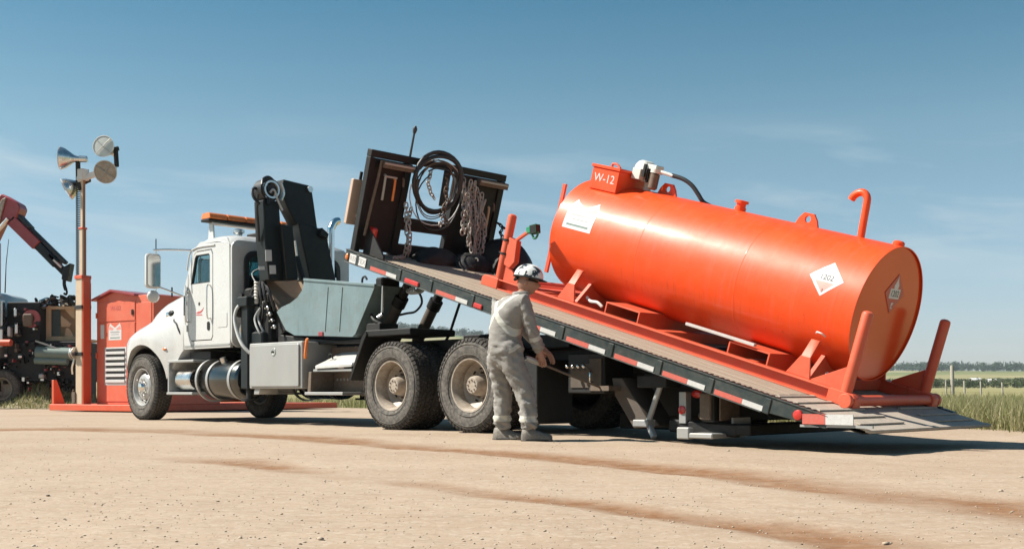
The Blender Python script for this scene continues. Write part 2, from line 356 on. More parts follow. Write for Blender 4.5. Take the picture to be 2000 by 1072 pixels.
mx = N('ShaderNodeMix', data_type='RGBA'); mr = N('ShaderNodeMapRange'); mr.inputs[1].default_value = .35; mr.inputs[2].default_value = .7; mr.inputs[4].default_value = .55; K(ns.outputs[0], mr.inputs[0]); K(mr.outputs[0], mx.inputs[0]); K(cr.outputs[0], mx.inputs[6]); mx.inputs[7].default_value = (.15,.14,.055,1)
K(mx.outputs[2], B.inputs['Base Color']); B.inputs['Roughness'].default_value = .95; B.inputs['Specular IOR Level'].default_value = .1
me.materials.append(m); me.polygons.foreach_set('use_smooth', [True]*len(me.polygons))
tag(put('ground', me), 'rolling green and straw coloured farm fields behind the yard', kind='structure')
# -- gravel yard
TRACK1 = np.array([(-13.00,12.90), (-6.18,13.39), (-5.38,13.39), (-4.52,13.05), (-3.48,12.58), (-2.03,10.98), (-0.86,9.31), (0.00,8.20), (0.66,7.13), (1.16,6.31), (1.48,5.34), (1.73,4.69), (2.00,4.33), (2.35,3.20), (2.60,2.00), (2.70,0.00)])
TRACK2 = np.array([(-8.00,10.60), (-3.49,8.91), (-2.70,8.01), (-2.13,7.44), (-1.82,7.28), (-1.35,6.63), (-0.83,5.98), (-0.52,5.69), (0.00,4.98), (0.32,4.58), (0.58,4.18), (0.81,3.89), (1.04,3.48), (1.25,2.60), (1.40,1.50), (1.40,0.00)])
def pdist(x, y, pl):
    d = np.full(np.shape(x), 1e9)
    for a, b in zip(pl[:-1], pl[1:]):
        v = b-a; t = np.clip(((x-a[0])*v[0]+(y-a[1])*v[1])/(v@v), 0, 1)
        d = np.minimum(d, np.hypot(x-a[0]-t*v[0], y-a[1]-t*v[1]))
    return d
def track_mask(x, y):
    out = 0
    for k, pl in enumerate((TRACK1, TRACK2)):
        d = pdist(x+.05*wob(x,y,6,12)+.02*wob(x,y,17,2), y+.05*wob(x,y,5,16)+.02*wob(x,y,19,7), pl)
        w = .15+.06*wob(x, y, 1.6, 20+k*2)+.22*smooth(.5, 2.0, x)+.042*np.clip(y-6, 0, 9)
        s = np.clip(.82+.65*wob(x, y, 1.9, 24+k*3)+.35*wob(x, y, 5.1, 26)+.22*wob(x, y, 13, 11), 0, 1)
        if k == 1: s = s*(.15+.85*smooth(-2.6, -1.6, x))*.85
        out = np.maximum(out, (1-smooth(w*.15, w*1.6, d))*s)
    return out
def yard_h(x, y):
    t = track_mask(x, y)
    near = 1-smooth(14, 24, np.hypot(x, y))
    return .004 + near*(.012*wob(x, y, 1.7, 0)+.006*wob(x, y, 4.7, 3)+.0035*wob(x, y, 13, 6)+.0022*wob(x, y, 31, 9)) - .018*t + .05*smooth(.6, 1.6, edge_dist(x, y)*0) - .06*smooth(1.3, 2.6, x+.25*(y-9))*(1-smooth(11.5, 13.5, y))*smooth(6.0, 8.3, y)
def axis_pts(segs):
    out = []
    for a, b, s in segs: out.append(np.arange(a, b, s))
    return np.concatenate(out+[[segs[-1][1]]])
xs = axis_pts([(-60,-16,2), (-16,-7,.3), (-7,7,.045), (7,16,.3), (16,24,2)])
ys = axis_pts([(-20,1,1), (1,3,.15), (3,12,.045), (12,20,.1), (20,34,.3), (34,90,2)])
me = sheet('gravel_yard', xs, ys, yard_h, lambda x, y: edge_dist(x, y) < .35)
co = np.empty(len(me.vertices)*3, dtype=np.float32); me.vertices.foreach_get('co', co); co = co.reshape(-1, 3)
at_ = me.attributes.new('rut', 'FLOAT', 'POINT'); at_.data.foreach_set('value', track_mask(co[:,0], co[:,1]).astype(np.float32))
m = bpy.data.materials.new('gravel'); nt, N, K, B = nodes(m)
geo = N('ShaderNodeNewGeometry'); P_ = geo.outputs['Position']
def noise(sc, det=8, rg=.6, vec=None):
    n = N('ShaderNodeTexNoise'); n.inputs['Scale'].default_value = sc; n.inputs['Detail'].default_value = det; n.inputs['Roughness'].default_value = rg; K(vec or P_, n.inputs['Vector']); return n.outputs[0]
def rng(s, a, b, c=0, d=1):
    n = N('ShaderNodeMapRange'); n.inputs[1].default_value = a; n.inputs[2].default_value = b; n.inputs[3].default_value = c; n.inputs[4].default_value = d; K(s, n.inputs[0]); return n.outputs[0]
def mixc(f, a, b):
    n = N('ShaderNodeMix', data_type='RGBA'); K(f, n.inputs[0])
    for i, v in ((6,a), (7,b)):
        if isinstance(v, tuple): n.inputs[i].default_value = (*v,1)
        else: K(v, n.inputs[i])
    return n.outputs[2]
def mth(op, a, b):
    n = N('ShaderNodeMath', operation=op, use_clamp=True)
    for i, v in ((0,a), (1,b)):
        if isinstance(v, (int,float)): n.inputs[i].default_value = v
        else: K(v, n.inputs[i])
    return n.outputs[0]
def mixk(c_):
    n = N('ShaderNodeMix', data_type='RGBA', blend_type='MULTIPLY'); n.inputs[0].default_value = 1; K(c_, n.inputs[6]); n.inputs[7].default_value = (KD,KD,KD,1); return n.outputs[2]
mpg = N('ShaderNodeMapping'); mpg.inputs['Rotation'].default_value = (0,0,.55); mpg.inputs['Scale'].default_value = (.35,1.2,1); K(P_, mpg.inputs[0])
c = mixc(rng(noise(.8, 6, .55, mpg.outputs[0]), .36, .66), (.43,.335,.248), (.365,.272,.195))
c = mixc(rng(noise(.33, 5, .6, mpg.outputs[0]), .50, .70, 0, .55), c, (.37,.265,.175))
c = mixc(rng(noise(9, 8, .7), .45, .72, 0, .6), c, (.44,.36,.28))
mpf = N('ShaderNodeMapping'); mpf.inputs['Rotation'].default_value = (0,0,.35); mpf.inputs['Scale'].default_value = (1.0,2.2,1); K(P_, mpf.inputs[0])
c = mixc(rng(noise(4.5, 9, .72, mpf.outputs[0]), .50, .70, 0, .6), c, (.30,.215,.148))
c = mixc(rng(noise(24, 7, .75), .52, .70, 0, .55), c, (.30,.225,.16))
vo = N('ShaderNodeTexVoronoi'); vo.inputs['Scale'].default_value = 55; K(P_, vo.inputs['Vector'])
sp = N('ShaderNodeSeparateColor'); K(vo.outputs['Color'], sp.inputs[0])
c = mixc(rng(sp.outputs[0], .72, 1.0, 0, .5), c, (.30,.235,.17))
c = mixc(rng(sp.outputs[1], .8, 1.0, 0, .5), c, (.50,.42,.34))
ra = N('ShaderNodeAttribute', attribute_name='rut')
rt = mth('MULTIPLY', rng(ra.outputs['Fac'], .05, .8), rng(noise(6, 8, .75), .28, .60, .5, 1))
c = mixc(rt, c, mixc(rng(noise(14, 6), .4, .7), (.20,.098,.046), (.285,.155,.08)))
K(mixk(c), B.inputs['Base Color']); B.inputs['Roughness'].default_value = .95; B.inputs['Specular IOR Level'].default_value = .15
bp = N('ShaderNodeBump'); bp.inputs['Strength'].default_value = .26; bp.inputs['Distance'].default_value = .006
hh = mth('ADD', mth('MULTIPLY', noise(38, 6, .7), .7), mth('MULTIPLY', rng(vo.outputs['Distance'], 0, .6, 1, 0), .35)); K(hh, bp.inputs['Height']); K(bp.outputs[0], B.inputs['Normal'])
me.materials.append(m); me.polygons.foreach_set('use_smooth', [True]*len(me.polygons))
tag(put('gravel_yard', me), 'pale beige gravel yard with two brown tyre ruts', kind='structure')
# -- loose stones on the yard
def scatter_stones(n, zlo, zhi, smin, smax):
    u = RNG.random(n); y = 1/np.sqrt((1-u)/zlo**2+u/zhi**2) if False else np.exp(np.log(zlo)+u*(np.log(zhi)-np.log(zlo)))
    x = (RNG.random(n)*2-1)*y*.56
    k = edge_dist(x, y) < .1; x = x[k]; y = y[k]; n = len(x)
    s = smin+(smax-smin)*RNG.random(n)**3.5
    base = np.array([(1,0,0),(0,1,0),(-1,0,0),(0,-1,0),(0,0,.75),(0,0,-.75),(.62,.62,.3),(-.62,.62,.3),(-.62,-.62,.3),(.62,-.62,.3)])
    f = np.array([(0,6,4),(6,1,4),(1,7,4),(7,2,4),(2,8,4),(8,3,4),(3,9,4),(9,0,4),(6,0,1),(7,1,2),(8,2,3),(9,3,0),(0,5,1),(1,5,2),(2,5,3),(3,5,0)])
    V = base[None]*(1+.45*(RNG.random((n,10,3))-.5)); a = RNG.random(n)*6.28; c, sn = np.cos(a)[:,None], np.sin(a)[:,None]
    X = V[:,:,0]*c-V[:,:,1]*sn*.75; Y = V[:,:,0]*sn+V[:,:,1]*c*.75; Z = V[:,:,2]*.6
    V = np.stack([X,Y,Z],-1)*s[:,None,None]; V[:,:,0] += x[:,None]; V[:,:,1] += y[:,None]; V[:,:,2] += (yard_h(x,y)+s*.2)[:,None]
    F = (f[None]+(np.arange(n)*10)[:,None,None]).reshape(-1,3)
    return V.reshape(-1,3), F
V1, F1 = scatter_stones(9000, 2.6, 20, .0018, .0070); V2, F2 = scatter_stones(70, 2.9, 16, .008, .018)
me = mesh_np('loose_stones', np.concatenate([V1,V2]), np.concatenate([F1, F2+len(V1)]))
m = bpy.data.materials.new('stone'); nt, N, K, B = nodes(m); geo = N('ShaderNodeNewGeometry')
sc_ = N('ShaderNodeValToRGB'); K(geo.outputs['Random Per Island'], sc_.inputs[0])
for i, (p_, c_) in enumerate([(0,(.33,.265,.20)), (.45,(.40,.33,.255)), (.75,(.30,.235,.175)), (.9,(.46,.40,.33)), (.985,(.09,.075,.06))]):
    e = sc_.color_ramp.elements[i] if i < 2 else sc_.color_ramp.elements.new(p_)
    e.position = p_; e.color = (*c_,1)
K(sc_.outputs[0], B.inputs['Base Color']); B.inputs['Roughness'].default_value = .9; B.inputs['Specular IOR Level'].default_value = .2
me.materials.append(m); tag(put('loose_stones', me), 'small loose stones strewn over the gravel yard', 'stones', kind='stuff')
# -- grass
def blades(x, y, h0, h1, w, zoff=0, lean=.75):
    n = len(x); h = h0+(h1-h0)*RNG.random(n)**.8; a = RNG.random(n)*6.28; b = RNG.random(n)*6.28; l = lean*RNG.random(n)*h
    z = terrain(x, y)-.06+zoff; dx, dy = np.cos(a)*w, np.sin(a)*w; lx, ly = np.cos(b)*l, np.sin(b)*l
    V = np.stack([np.stack([x-dx,y-dy,z],-1), np.stack([x+dx,y+dy,z],-1), np.stack([x+dx*.8+lx*.35,y+dy*.8+ly*.35,z+h*.55],-1), np.stack([x-dx*.8+lx*.35,y-dy*.8+ly*.35,z+h*.55],-1), np.stack([x+lx,y+ly,z+h],-1)],1)
    b0 = (np.arange(n)*5)[:,None]
    F = np.concatenate([b0+np.array([[0,1,2]]), b0+np.array([[0,2,3]]), b0+np.array([[3,2,4]])])
    return V.reshape(-1,3), F
def grass_pts(n, y0, y1, pxa, pxb):
    y = y0*np.exp(RNG.random(n)*np.log(y1/y0)); x = (pxa+(pxb-pxa)*RNG.random(n)-1000)/2166.67*y
    k = (edge_dist(x, y) > .05+.25*RNG.random(n)) & (RNG.random(n) < .62+.5*wob(x,y,2.3,30)); return x[k], y[k]
parts = []
for n, y0, y1, a, b, h0, h1, w in [(125000,12.5,24,1500,2350,.10,.48,.0048), (60000,24,70,1450,2250,.2,.55,.012), (26000,24,75,520,1450,.2,.5,.013), (9000,25,70,-200,520,.2,.45,.013)]:
    x, y = grass_pts(n, y0, y1, a, b); parts.append(blades(x, y, h0, h1, w))
V = []; F = []; o_ = 0
for v, f in parts: V.append(v); F.append(f+o_); o_ += len(v)
me = mesh_np('field_grass', np.concatenate(V), np.concatenate(F))
m = bpy.data.materials.new('dry_grass'); nt, N, K, B = nodes(m); geo = N('ShaderNodeNewGeometry')
gc = N('ShaderNodeValToRGB'); K(geo.outputs['Random Per Island'], gc.inputs[0])
for i, (p_, c_) in enumerate([(0,(.13,.155,.05)), (.4,(.235,.235,.10)), (.7,(.33,.30,.15)), (.93,(.43,.385,.235))]):
    e = gc.color_ramp.elements[i] if i < 2 else gc.color_ramp.elements.new(p_)
    e.position = p_; e.color = (*c_,1)
K(gc.outputs[0], B.inputs['Base Color']); B.inputs['Roughness'].default_value = .8; B.inputs['Specular IOR Level'].default_value = .2
tl = N('ShaderNodeBsdfTranslucent'); K(gc.outputs[0], tl.inputs[0]); ms = N('ShaderNodeMixShader'); ms.inputs[0].default_value = .35
K(B.outputs[0], ms.inputs[1]); K(tl.outputs[0], ms.inputs[2]); K(ms.outputs[0], nt.nodes['Material Output'].inputs[0])
M_['grass'] = m
me.materials.append(m); tag(put('field_grass', me), 'tall dry yellow green grass along the yard edge', 'grass', kind='stuff')
# -- spoil heap with weeds behind the left truck
def heap_h(x, y): return np.maximum(.0, .62*np.exp(-(((x+12.9)/.75)**2+((y-30.5)/.8)**2))+.35*np.exp(-(((x+11.9)/.5)**2+((y-30.7)/.6)**2))-.03)+.02+.02*wob(x,y,5,2)
me = sheet('dirt_heap', np.linspace(-15.4,-10.2,50), np.linspace(28.5,32.5,36), heap_h, lambda x,y: heap_h(x,y) > .022)
me.materials.append(mat('heap_soil', (.30,.25,.16), .95, col2=(.2,.17,.09), scale=3, bump=.5, bscale=12)); me.polygons.foreach_set('use_smooth', [True]*len(me.polygons))
tag(put('dirt_heap', me), 'low grassy heap of dirt behind the red boom truck', 'dirt heap')
n = 5000; x = RNG.normal(-12.7,.8,n); y = RNG.normal(30.4,.6,n); v, f = blades(x, y, .05, .2, .012); v = v.reshape(-1,5,3); v[:,:,2] += heap_h(x,y)[:,None]+.05
me = mesh_np('heap_weeds', v.reshape(-1,3), f); me.materials.append(M_['grass']); tag(put('heap_weeds', me), 'short weeds growing over the dirt heap', 'weeds', kind='stuff')
# -- far woodland: leaf clumps around many trunks
def wood(name, label, spots, hmin, hmax, cols):
    V = []; n = 0
    for x, y in spots:
        h = random.uniform(hmin, hmax); z0 = float(terrain(np.array(x), np.array(y)))-.3; wd = h*random.uniform(.3,.5); k = 70
        u = RNG.normal(size=(k,3)); u /= np.linalg.norm(u,axis=1)[:,None]; u *= RNG.random((k,1))**.4
        c = np.array([x,y,z0+h*.55])+u*np.array([wd,wd,h*.47]); s = h*.085*(0.7+.8*RNG.random((k,1)))
        a = RNG.normal(size=(k,3)); b = RNG.normal(size=(k,3)); a /= np.linalg.norm(a,axis=1)[:,None]; b /= np.linalg.norm(b,axis=1)[:,None]
        V.append(np.stack([c-a*s-b*s*.4, c+a*s-b*s*.4, c+b*s],1).reshape(-1,3)); n += k
        t = np.array([(x-h*.02,y,z0),(x+h*.02,y,z0),(x,y,z0+h*.5)]); V.append(t); n += 1
    me = mesh_np(name, np.concatenate(V), np.arange(n*3).reshape(-1,3))
    m = bpy.data.materials.new(name+'_foliage'); nt, N, K, B = nodes(m); geo = N('ShaderNodeNewGeometry')
    gc = N('ShaderNodeValToRGB'); K(geo.outputs['Random Per Island'], gc.inputs[0])
    gc.color_ramp.elements[0].color = (*cols[0],1); gc.color_ramp.elements[1].color = (*cols[1],1)
    K(gc.outputs[0], B.inputs['Base Color']); B.inputs['Roughness'].default_value = .9; B.inputs['Specular IOR Level'].default_value = .1
    me.materials.append(m); return tag(put(name, me), label, 'woodland', kind='stuff')
def pxy(px, r): a = math.atan((px-1000)/2166.67); return r*math.sin(a), r*math.cos(a)
sp_ = []
for i in range(1900):
    px = random.uniform(-150, 2250); r = random.uniform(1300, 1520); sp_.append(pxy(px, r))
wood('distant_woodland', 'dark green woodland along the far ridge', sp_, 6, 11.5, ((.022,.045,.026),(.05,.078,.04)))
sp_ = []
for i in range(380):
    px = random.uniform(1650, 2250); r = 640+90*math.sin(px*.01)+random.uniform(-25,25)+(px-1650)*.1; sp_.append(pxy(px, r))
for i in range(130):
    px = random.uniform(1820, 2250); r = 420+random.uniform(-10,10); sp_.append(pxy(px, r))
for i in range(160):
    px = random.uniform(1600, 2200); r = 330+random.uniform(-16,16); sp_.append(pxy(px, r))
wood('shelterbelt', 'rows of dark bushes and trees across the middle fields', sp_, 1.6, 3.2, ((.03,.052,.022),(.075,.09,.04)))
# ------------------------------------------------------------------ deck truck (x forward, y to its left = near side, z up)
PHI = .7789
FW = Vector((-math.cos(PHI), math.sin(PHI), 0)); RT = Vector((math.sin(PHI), math.cos(PHI), 0))
T0 = Vector((-1.4573, 13.187, 0))+1.25*RT
truck = empty('deck_truck', T0, PI-PHI)
tag(truck, 'white tilt deck truck with its dark deck raised and a black folded crane', 'truck')
TM = Matrix.Translation(T0) @ Matrix.Rotation(PI-PHI, 4, 'Z')
TH = math.atan(.301)
DLOC = Vector((-6.066, 0, .148)); DROT = (0, -TH, 0)
DM = TM @ Matrix.Translation(DLOC) @ Matrix.Rotation(-TH, 4, 'Y')      # deck frame in the world
def T(name, g, m, bevel=0, ang=35, parent=None, loc=None, rot=None, seg=1): return mk(name, g, M_[m] if isinstance(m, str) else [M_[k] for k in m], truck if parent is None else parent, loc, rot, bevel, ang, seg=seg)
YN = 1.25
# -- chassis
for s in (1,-1):
    g = G(); g.prism([(-3.75,.66),(6.9,.66),(6.9,.93),(-3.75,.93)], s*.40, s*.46); T('frame_rail', g, 'soot', .01)
for x in (-3.3,-2.2,-1.9,-.7,.7,2.0,3.3,4.6,5.6,6.8): g = G(); g.box((x-.05,-.40,.7), (x+.05,.40,.9)); T('cross_member', g, 'soot')
for x in (0,-1.364):
    g = G(); g.cyl((x,-1.0,.53), (x,1.0,.53), .085); g.ball((x,.0,.53), .24, sc=(.9,1,1)); T('rear_axle', g, 'soot')
    for s in (1,-1):
        g = G(); g.tube([(x+.5,s*.5,.5),(x+.25,s*.5,.44),(x,s*.5,.42),(x-.25,s*.5,.44),(x-.5,s*.5,.5)], .05, 8); T('leaf_spring', g, 'soot')
g = G(); g.bar((6.26,-1.0,.50), (6.26,1.0,.50), .12, .14); T('front_axle', g, 'soot')
g = G(); g.cyl((5.9,0,.62), (1.0,0,.6), .05); g.box((4.1,-.35,.55), (6.3,.35,1.05)); T('drive_line', g, 'soot')
# -- wheels
def tyre_mesh(name, w, lugs, rows, lug_h):
    R0 = .53-lug_h; h = w/2; g = G()
    prof = [(-h*.72,.287),(-h*.86,.31),(-h*1.0,.375),(-h*1.0,.43),(-h*.93,.485),(-h*.80,R0-.004),(-h*.5,R0),(0,R0+.002),(h*.5,R0),(h*.80,R0-.004),(h*.93,.485),(h*1.0,.43),(h*1.0,.375),(h*.86,.31),(h*.72,.287)]
    g.lathe(prof, (0,0,0), (0,1,0), 56, 0)
    for rad in (.345,.455):
        for s in (1,-1): g.lathe([(s*(h+.001),rad-.006),(s*(h+.005),rad),(s*(h+.001),rad+.006)], (0,0,0), (0,1,0), 56, 0)
    ws = 1.72*h/rows
    for i in range(lugs):
        for r in range(rows):
            a = 2*PI*(i+.5*(r%2)+random.uniform(-.04,.04))/lugs; y0 = -.86*h+ws*r+.006; y1 = y0+ws-.012
            edge = r in (0,rows-1); da = (.36 if not edge else .34)*2*PI/lugs; sk = .25*da*(1 if r%2 else -1)
            ro = .53-(.004 if edge else 0); ri = R0-.03; vs = []
            for rad in (ri, ro):
                for yy, k in ((y0,-1),(y1,1)):
                    for q in (-1,1):
                        t = a+q*da+k*sk; vs.append((rad*math.cos(t), yy, rad*math.sin(t)))
            g.add(vs, [(4,5,7,6),(0,1,5,4),(2,6,7,3),(0,4,6,2),(1,3,7,5)], 1)
            if edge:   # shoulder bars running down the sidewall
                yy = (y0 if r == 0 else y1); vs = []
                for rad, yo in ((.53-.006, yy),(.488, math.copysign(h*.97, yy))):
                    for q in (-1,1):
                        t = a+q*da; vs += [(rad*math.cos(t), yo*1.0+math.copysign(.004,yy), rad*math.sin(t)), ((rad-.02)*math.cos(t), yo*.9, (rad-.02)*math.sin(t))]
                g.add(vs, [(0,2,6,4),(0,4,5,1),(2,3,7,6)], 1)
    me = bpy.data.meshes.new(name); me.from_pydata(g.v, [], g.f); me.polygons.foreach_set('material_index', g.m); me.update()
    finish_mesh(me, [M_['rubber'], M_['tread']], 0, 30); return me
TYRE_R = tyre_mesh('drive_tyre', .27, 52, 4, .016); TYRE_F = tyre_mesh('steer_tyre', .29, 60, 5, .009)
def dish(name, outward, w):
    """rim spun about +y (the outboard side); outward=True is the front style bulging out"""
    h = w/2; g = G()
    g.lathe([(h*.80,.297),(h*.86,.300),(h*.84,.285),(h*.6,.262),(-.02,.25),(-h*.7,.262),(-h*.84,.297)], (0,0,0), (0,1,0), 48, 0)
    if outward:
        g.lathe([(h*.10,.250),(h*.35,.235),(h*.62,.20),(h*.72,.165),(h*.72,.10),(h*.72,.0)], (0,0,0), (0,1,0), 48, 0)
    else:
        g.lathe([(-h*.25,.252),(-h*.35,.235),(-h*.75,.19),(-h*.85,.16),(-h*.85,.10),(-h*.85,.0)], (0,0,0), (0,1,0), 48, 0)
    me = bpy.data.meshes.new(name); me.from_pydata(g.v, [], g.f); me.update(); finish_mesh(me, M_['rim'] if not outward else M_['frontrim'], 0, 40); return me
RIM_R = dish('rear_rim', False, .27); RIM_I = RIM_R.copy(); RIM_I.materials.clear(); RIM_I.materials.append(M_['soot']); RIM_F = dish('front_rim', True, .29)  # inner rims recoloured black to stand in for underbody shade
def raw(name, g, mats, ang=35):
    me = bpy.data.meshes.new(name); me.from_pydata(g.v, [], g.f); me.polygons.foreach_set('material_index', g.m); me.update(); finish_mesh(me, mats, 0, ang); return me
def hub_set(front):
    """hub, ring of nuts, ring of hand holes"""
    h = G(); n = G(); o = G()
    if front: h.lathe([(.09,.085),(.13,.082),(.165,.06),(.17,.0)], (0,0,0), (0,1,0), 24)
    else: h.lathe([(-.13,.12),(-.02,.115),(.06,.10),(.075,.085),(.08,.0)], (0,0,0), (0,1,0), 28)
    for i in range(10):
        a = 2*PI*(i+.5)/10; c_, s_ = math.cos(a), math.sin(a)
        if front:
            n.cyl((.125*c_,.095,.125*s_), (.125*c_,.125,.125*s_), .016, .012, 8); o.cyl((.205*c_,.078,.205*s_), (.205*c_,.083,.205*s_), .026, .026, 14)
        else:
            n.cyl((.145*c_,-.118,.145*s_), (.145*c_,-.075,.145*s_), .015, .012, 8); o.box((-.028,-.112,-.022), (.028,-.104,.022), 0, Matrix.Rotation(-a, 4, 'Y') @ Matrix.Translation((.212,0.018,0)))
    if not front:
        for i in range(8):
            a = 2*PI*i/8; n.cyl((.06*math.cos(a),.078,.06*math.sin(a)), (.06*math.cos(a),.088,.06*math.sin(a)), .009, .009, 6)
    return raw('hub', h, [M_['chrome'] if front else M_['rim']]), raw('wheel_nuts', n, [M_['chrome'] if front else M_['rust']]), raw('hand_holes', o, [M_['black']])
HUB_R = hub_set(False); HUB_F = hub_set(True)
def wheel(x, y, s, front, spin):
    rim = put('wheel', RIM_F if front else RIM_R, truck, (x, y, .53), (0, spin, 0 if s > 0 else PI))
    put('tyre', TYRE_F if front else TYRE_R, rim)
    for k_, nm in enumerate(('hub','wheel_nuts','hand_holes')):
        q_ = put(nm, (HUB_F if front else HUB_R)[k_], rim)
        if k_: tag(q_, kind='stuff')
for s in (1,-1):
    wheel(6.26, s*1.075, s, True, .3)
    for x in (0,-1.364):
        wheel(x, s*1.115, s, False, random.random()); 
        rim = put('wheel', RIM_I, truck, (x, s*.80, .53), (0, random.random(), 0 if s < 0 else PI)); put('tyre', TYRE_R, rim)
# -- hood: a lofted shell with fenders and wheel arches
def lerp(tab, x):
    xs_, ys_ = zip(*tab); return float(np.interp(x, xs_, ys_))
sh_z = [(5.2,2.01),(5.52,1.98),(6.0,1.88),(6.2,1.815),(6.4,1.73),(6.55,1.64),(6.7,1.53),(6.87,1.42),(7.1,1.27),(7.2,1.15)]
sh_y = [(5.2,.98),(5.8,.97),(6.3,.95),(6.7,.93),(7.0,.88),(7.2,.78)]
fe_y = [(5.2,1.04),(5.45,1.07),(5.7,1.14),(5.9,1.19),(6.26,1.225),(6.6,1.215),(6.85,1.16),(7.0,1.03),(7.2,.82)]
fe_z = [(5.2,1.55),(5.7,1.46),(6.0,1.43),(6.26,1.425),(6.5,1.42),(6.7,1.37),(6.85,1.29),(7.0,1.17),(7.2,1.0)]
def hood_bottom(x):
    r = .655; dx = x-6.27
    b = lerp([(5.2,1.12),(5.30,1.04),(5.62,.655),(5.70,.64),(6.87,.64),(7.2,.60)], x)
    if abs(dx) < r: b = max(b, .545+math.sqrt(r*r-dx*dx))
    return b
xsn = sorted(set([round(v, 3) for v in list(np.linspace(5.2,7.2,41))+[5.62,5.64,5.66,6.90,6.92,6.935]]))
rings = []
for x in xsn:
    zs, ysd, fy, fz, zb = lerp(sh_z,x), lerp(sh_y,x), lerp(fe_y,x), lerp(fe_z,x), hood_bottom(x)
    zc = zs+.09; half = [(0,zc),(ysd*.45,zc-.01),(ysd*.75,zs+.035),(ysd*.93,zs-.04),(ysd,zs-.14),(ysd+.015,(zs+fz)/2), (fy-.07*(fy-ysd)/.2 if fy-ysd > .02 else fy,fz+.03)]
    lo = min(fz-.06, fz-.06); pts = half+[(fy,max(zb,lo)),(fy+.005,max(zb,(lo+zb)/2)),(fy,zb),(fy-.05,zb)]
    rings.append([(x,y,z) for y,z in pts]+[(x,-y,z) for y,z in reversed(pts[1:])])
g = G(); n = len(rings[0]); V = [p for r in rings for p in r]; F = []
for i in range(len(rings)-1):
    for j in range(n-1): F.append((i*n+j,i*n+j+1,(i+1)*n+j+1,(i+1)*n+j))
    F.append((i*n+n-1,i*n,(i+1)*n,(i+1)*n+n-1))
V += [(7.23,y*.97,z) for _,y,z in rings[-1]]
F.append(tuple((len(rings)-1)*n+j for j in range(n)))
me = bpy.data.meshes.new('hood'); me.from_pydata(V[:len(rings)*n], [], F); me.update(); finish_mesh(me, M_['white'], 0, 50)
hood = put('hood', me, truck); md = hood.modifiers.new('thick', 'SOLIDIFY'); md.thickness = .012; md.offset = -1
for s in (1,-1):
    g = G(); pts = []
    for i in range(15):
        a = math.radians(-8+196*i/14); pts.append((6.27+.60*math.cos(a), .545+.60*math.sin(a)))
    for a, b in zip(pts[:-1], pts[1:]): g.add([(a[0],s*.62,a[1]),(b[0],s*.62,b[1]),(b[0],s*1.15,b[1]),(a[0],s*1.15,a[1])], [(0,1,2,3)])
    g.box((5.68,s*.56,.4),(6.86,s*.60,1.2)); T('wheel_well', g, 'black', parent=hood)
    # headlamp / intake on the hood side, marker lamp
    g = G(); g.ball((5.68,s*1.005,1.68), .062, 14, 8, (1.25,.5,.8)); T('intake_vent', g, 'black', parent=hood)
    g = G(); g.lathe([(0,.05),(.02,.047),(.026,.03),(.026,0)], (5.80,s*.992,1.66), (0,s,0), 16); T('cowl_lamp', g, 'chrome', parent=hood)
    g = G(); g.ball((5.66,s*1.135,1.12), .04, 10, 6, (1.4,.4,.6)); T('marker_lamp', g, 'amber', parent=hood)
    g = G(); g.tube([(5.30,s*1.03,1.30),(5.34,s*1.065,1.40),(5.42,s*1.06,1.50),(5.52,s*1.045,1.55),(5.54,s*1.03,1.58)], .014, 8); T('hood_latch', g, 'hose', parent=hood)
    g = G(); g.prism(rrect(6.35,.75,6.95,1.15,.1), s*.80, s*.84, 'y'); 
g = G(); g.box((7.12,-1.05,.45), (7.26,.85,.75)); T('bumper', g, 'chrome', .03)
g = G(); g.box((7.2,-.42,.8), (7.25,.42,1.3)); T('grille', g, 'chrome', .02)
for s in (1,-1):
    g = G(); g.ball((7.12,s*.68,1.02), .12, 14, 8, (.6,1,1)); T('headlight', g, 'lens')
# -- cab
def fy(s):
    return lambda a, b, t: (a, s*t, b)
CAB_SIDE = [(3.88,1.10),(5.20,1.10),(5.24,1.55),(5.22,1.98),(4.93,2.60),(4.74,2.70),(4.0,2.70),(3.90,2.62)]
def resample(loop, n):
    P2 = [Vector(p) for p in loop]; L = [0]
    for i in range(len(P2)): L.append(L[-1]+(P2[(i+1)%len(P2)]-P2[i]).length)
    out = []
    for k in range(n):
        t = L[-1]*k/n; i = max(j for j in range(len(P2)) if L[j] <= t+1e-9); f = (t-L[i])/(L[i+1]-L[i]); q = P2[i].lerp(P2[(i+1)%len(P2)], f); out.append((q.x,q.y))
    return out
def align(loop, c0):
    i = min(range(len(loop)), key=lambda k: (loop[k][0]-c0[0])**2+(loop[k][1]-c0[1])**2); return loop[i:]+loop[:i]
DOOR = [(4.40,1.22),(4.98,1.22),(5.06,1.32),(5.08,2.02),(4.90,2.53),(4.82,2.57),(4.40,2.57),(4.36,2.50),(4.36,1.28)]
WINL = [(4.44,2.08),(5.0,2.08),(4.985,2.13),(4.88,2.47),(4.84,2.51),(4.47,2.51),(4.44,2.48)]
def ccw(l):
    a = sum(l[i][0]*l[(i+1)%len(l)][1]-l[(i+1)%len(l)][0]*l[i][1] for i in range(len(l))); return l if a > 0 else l[::-1]
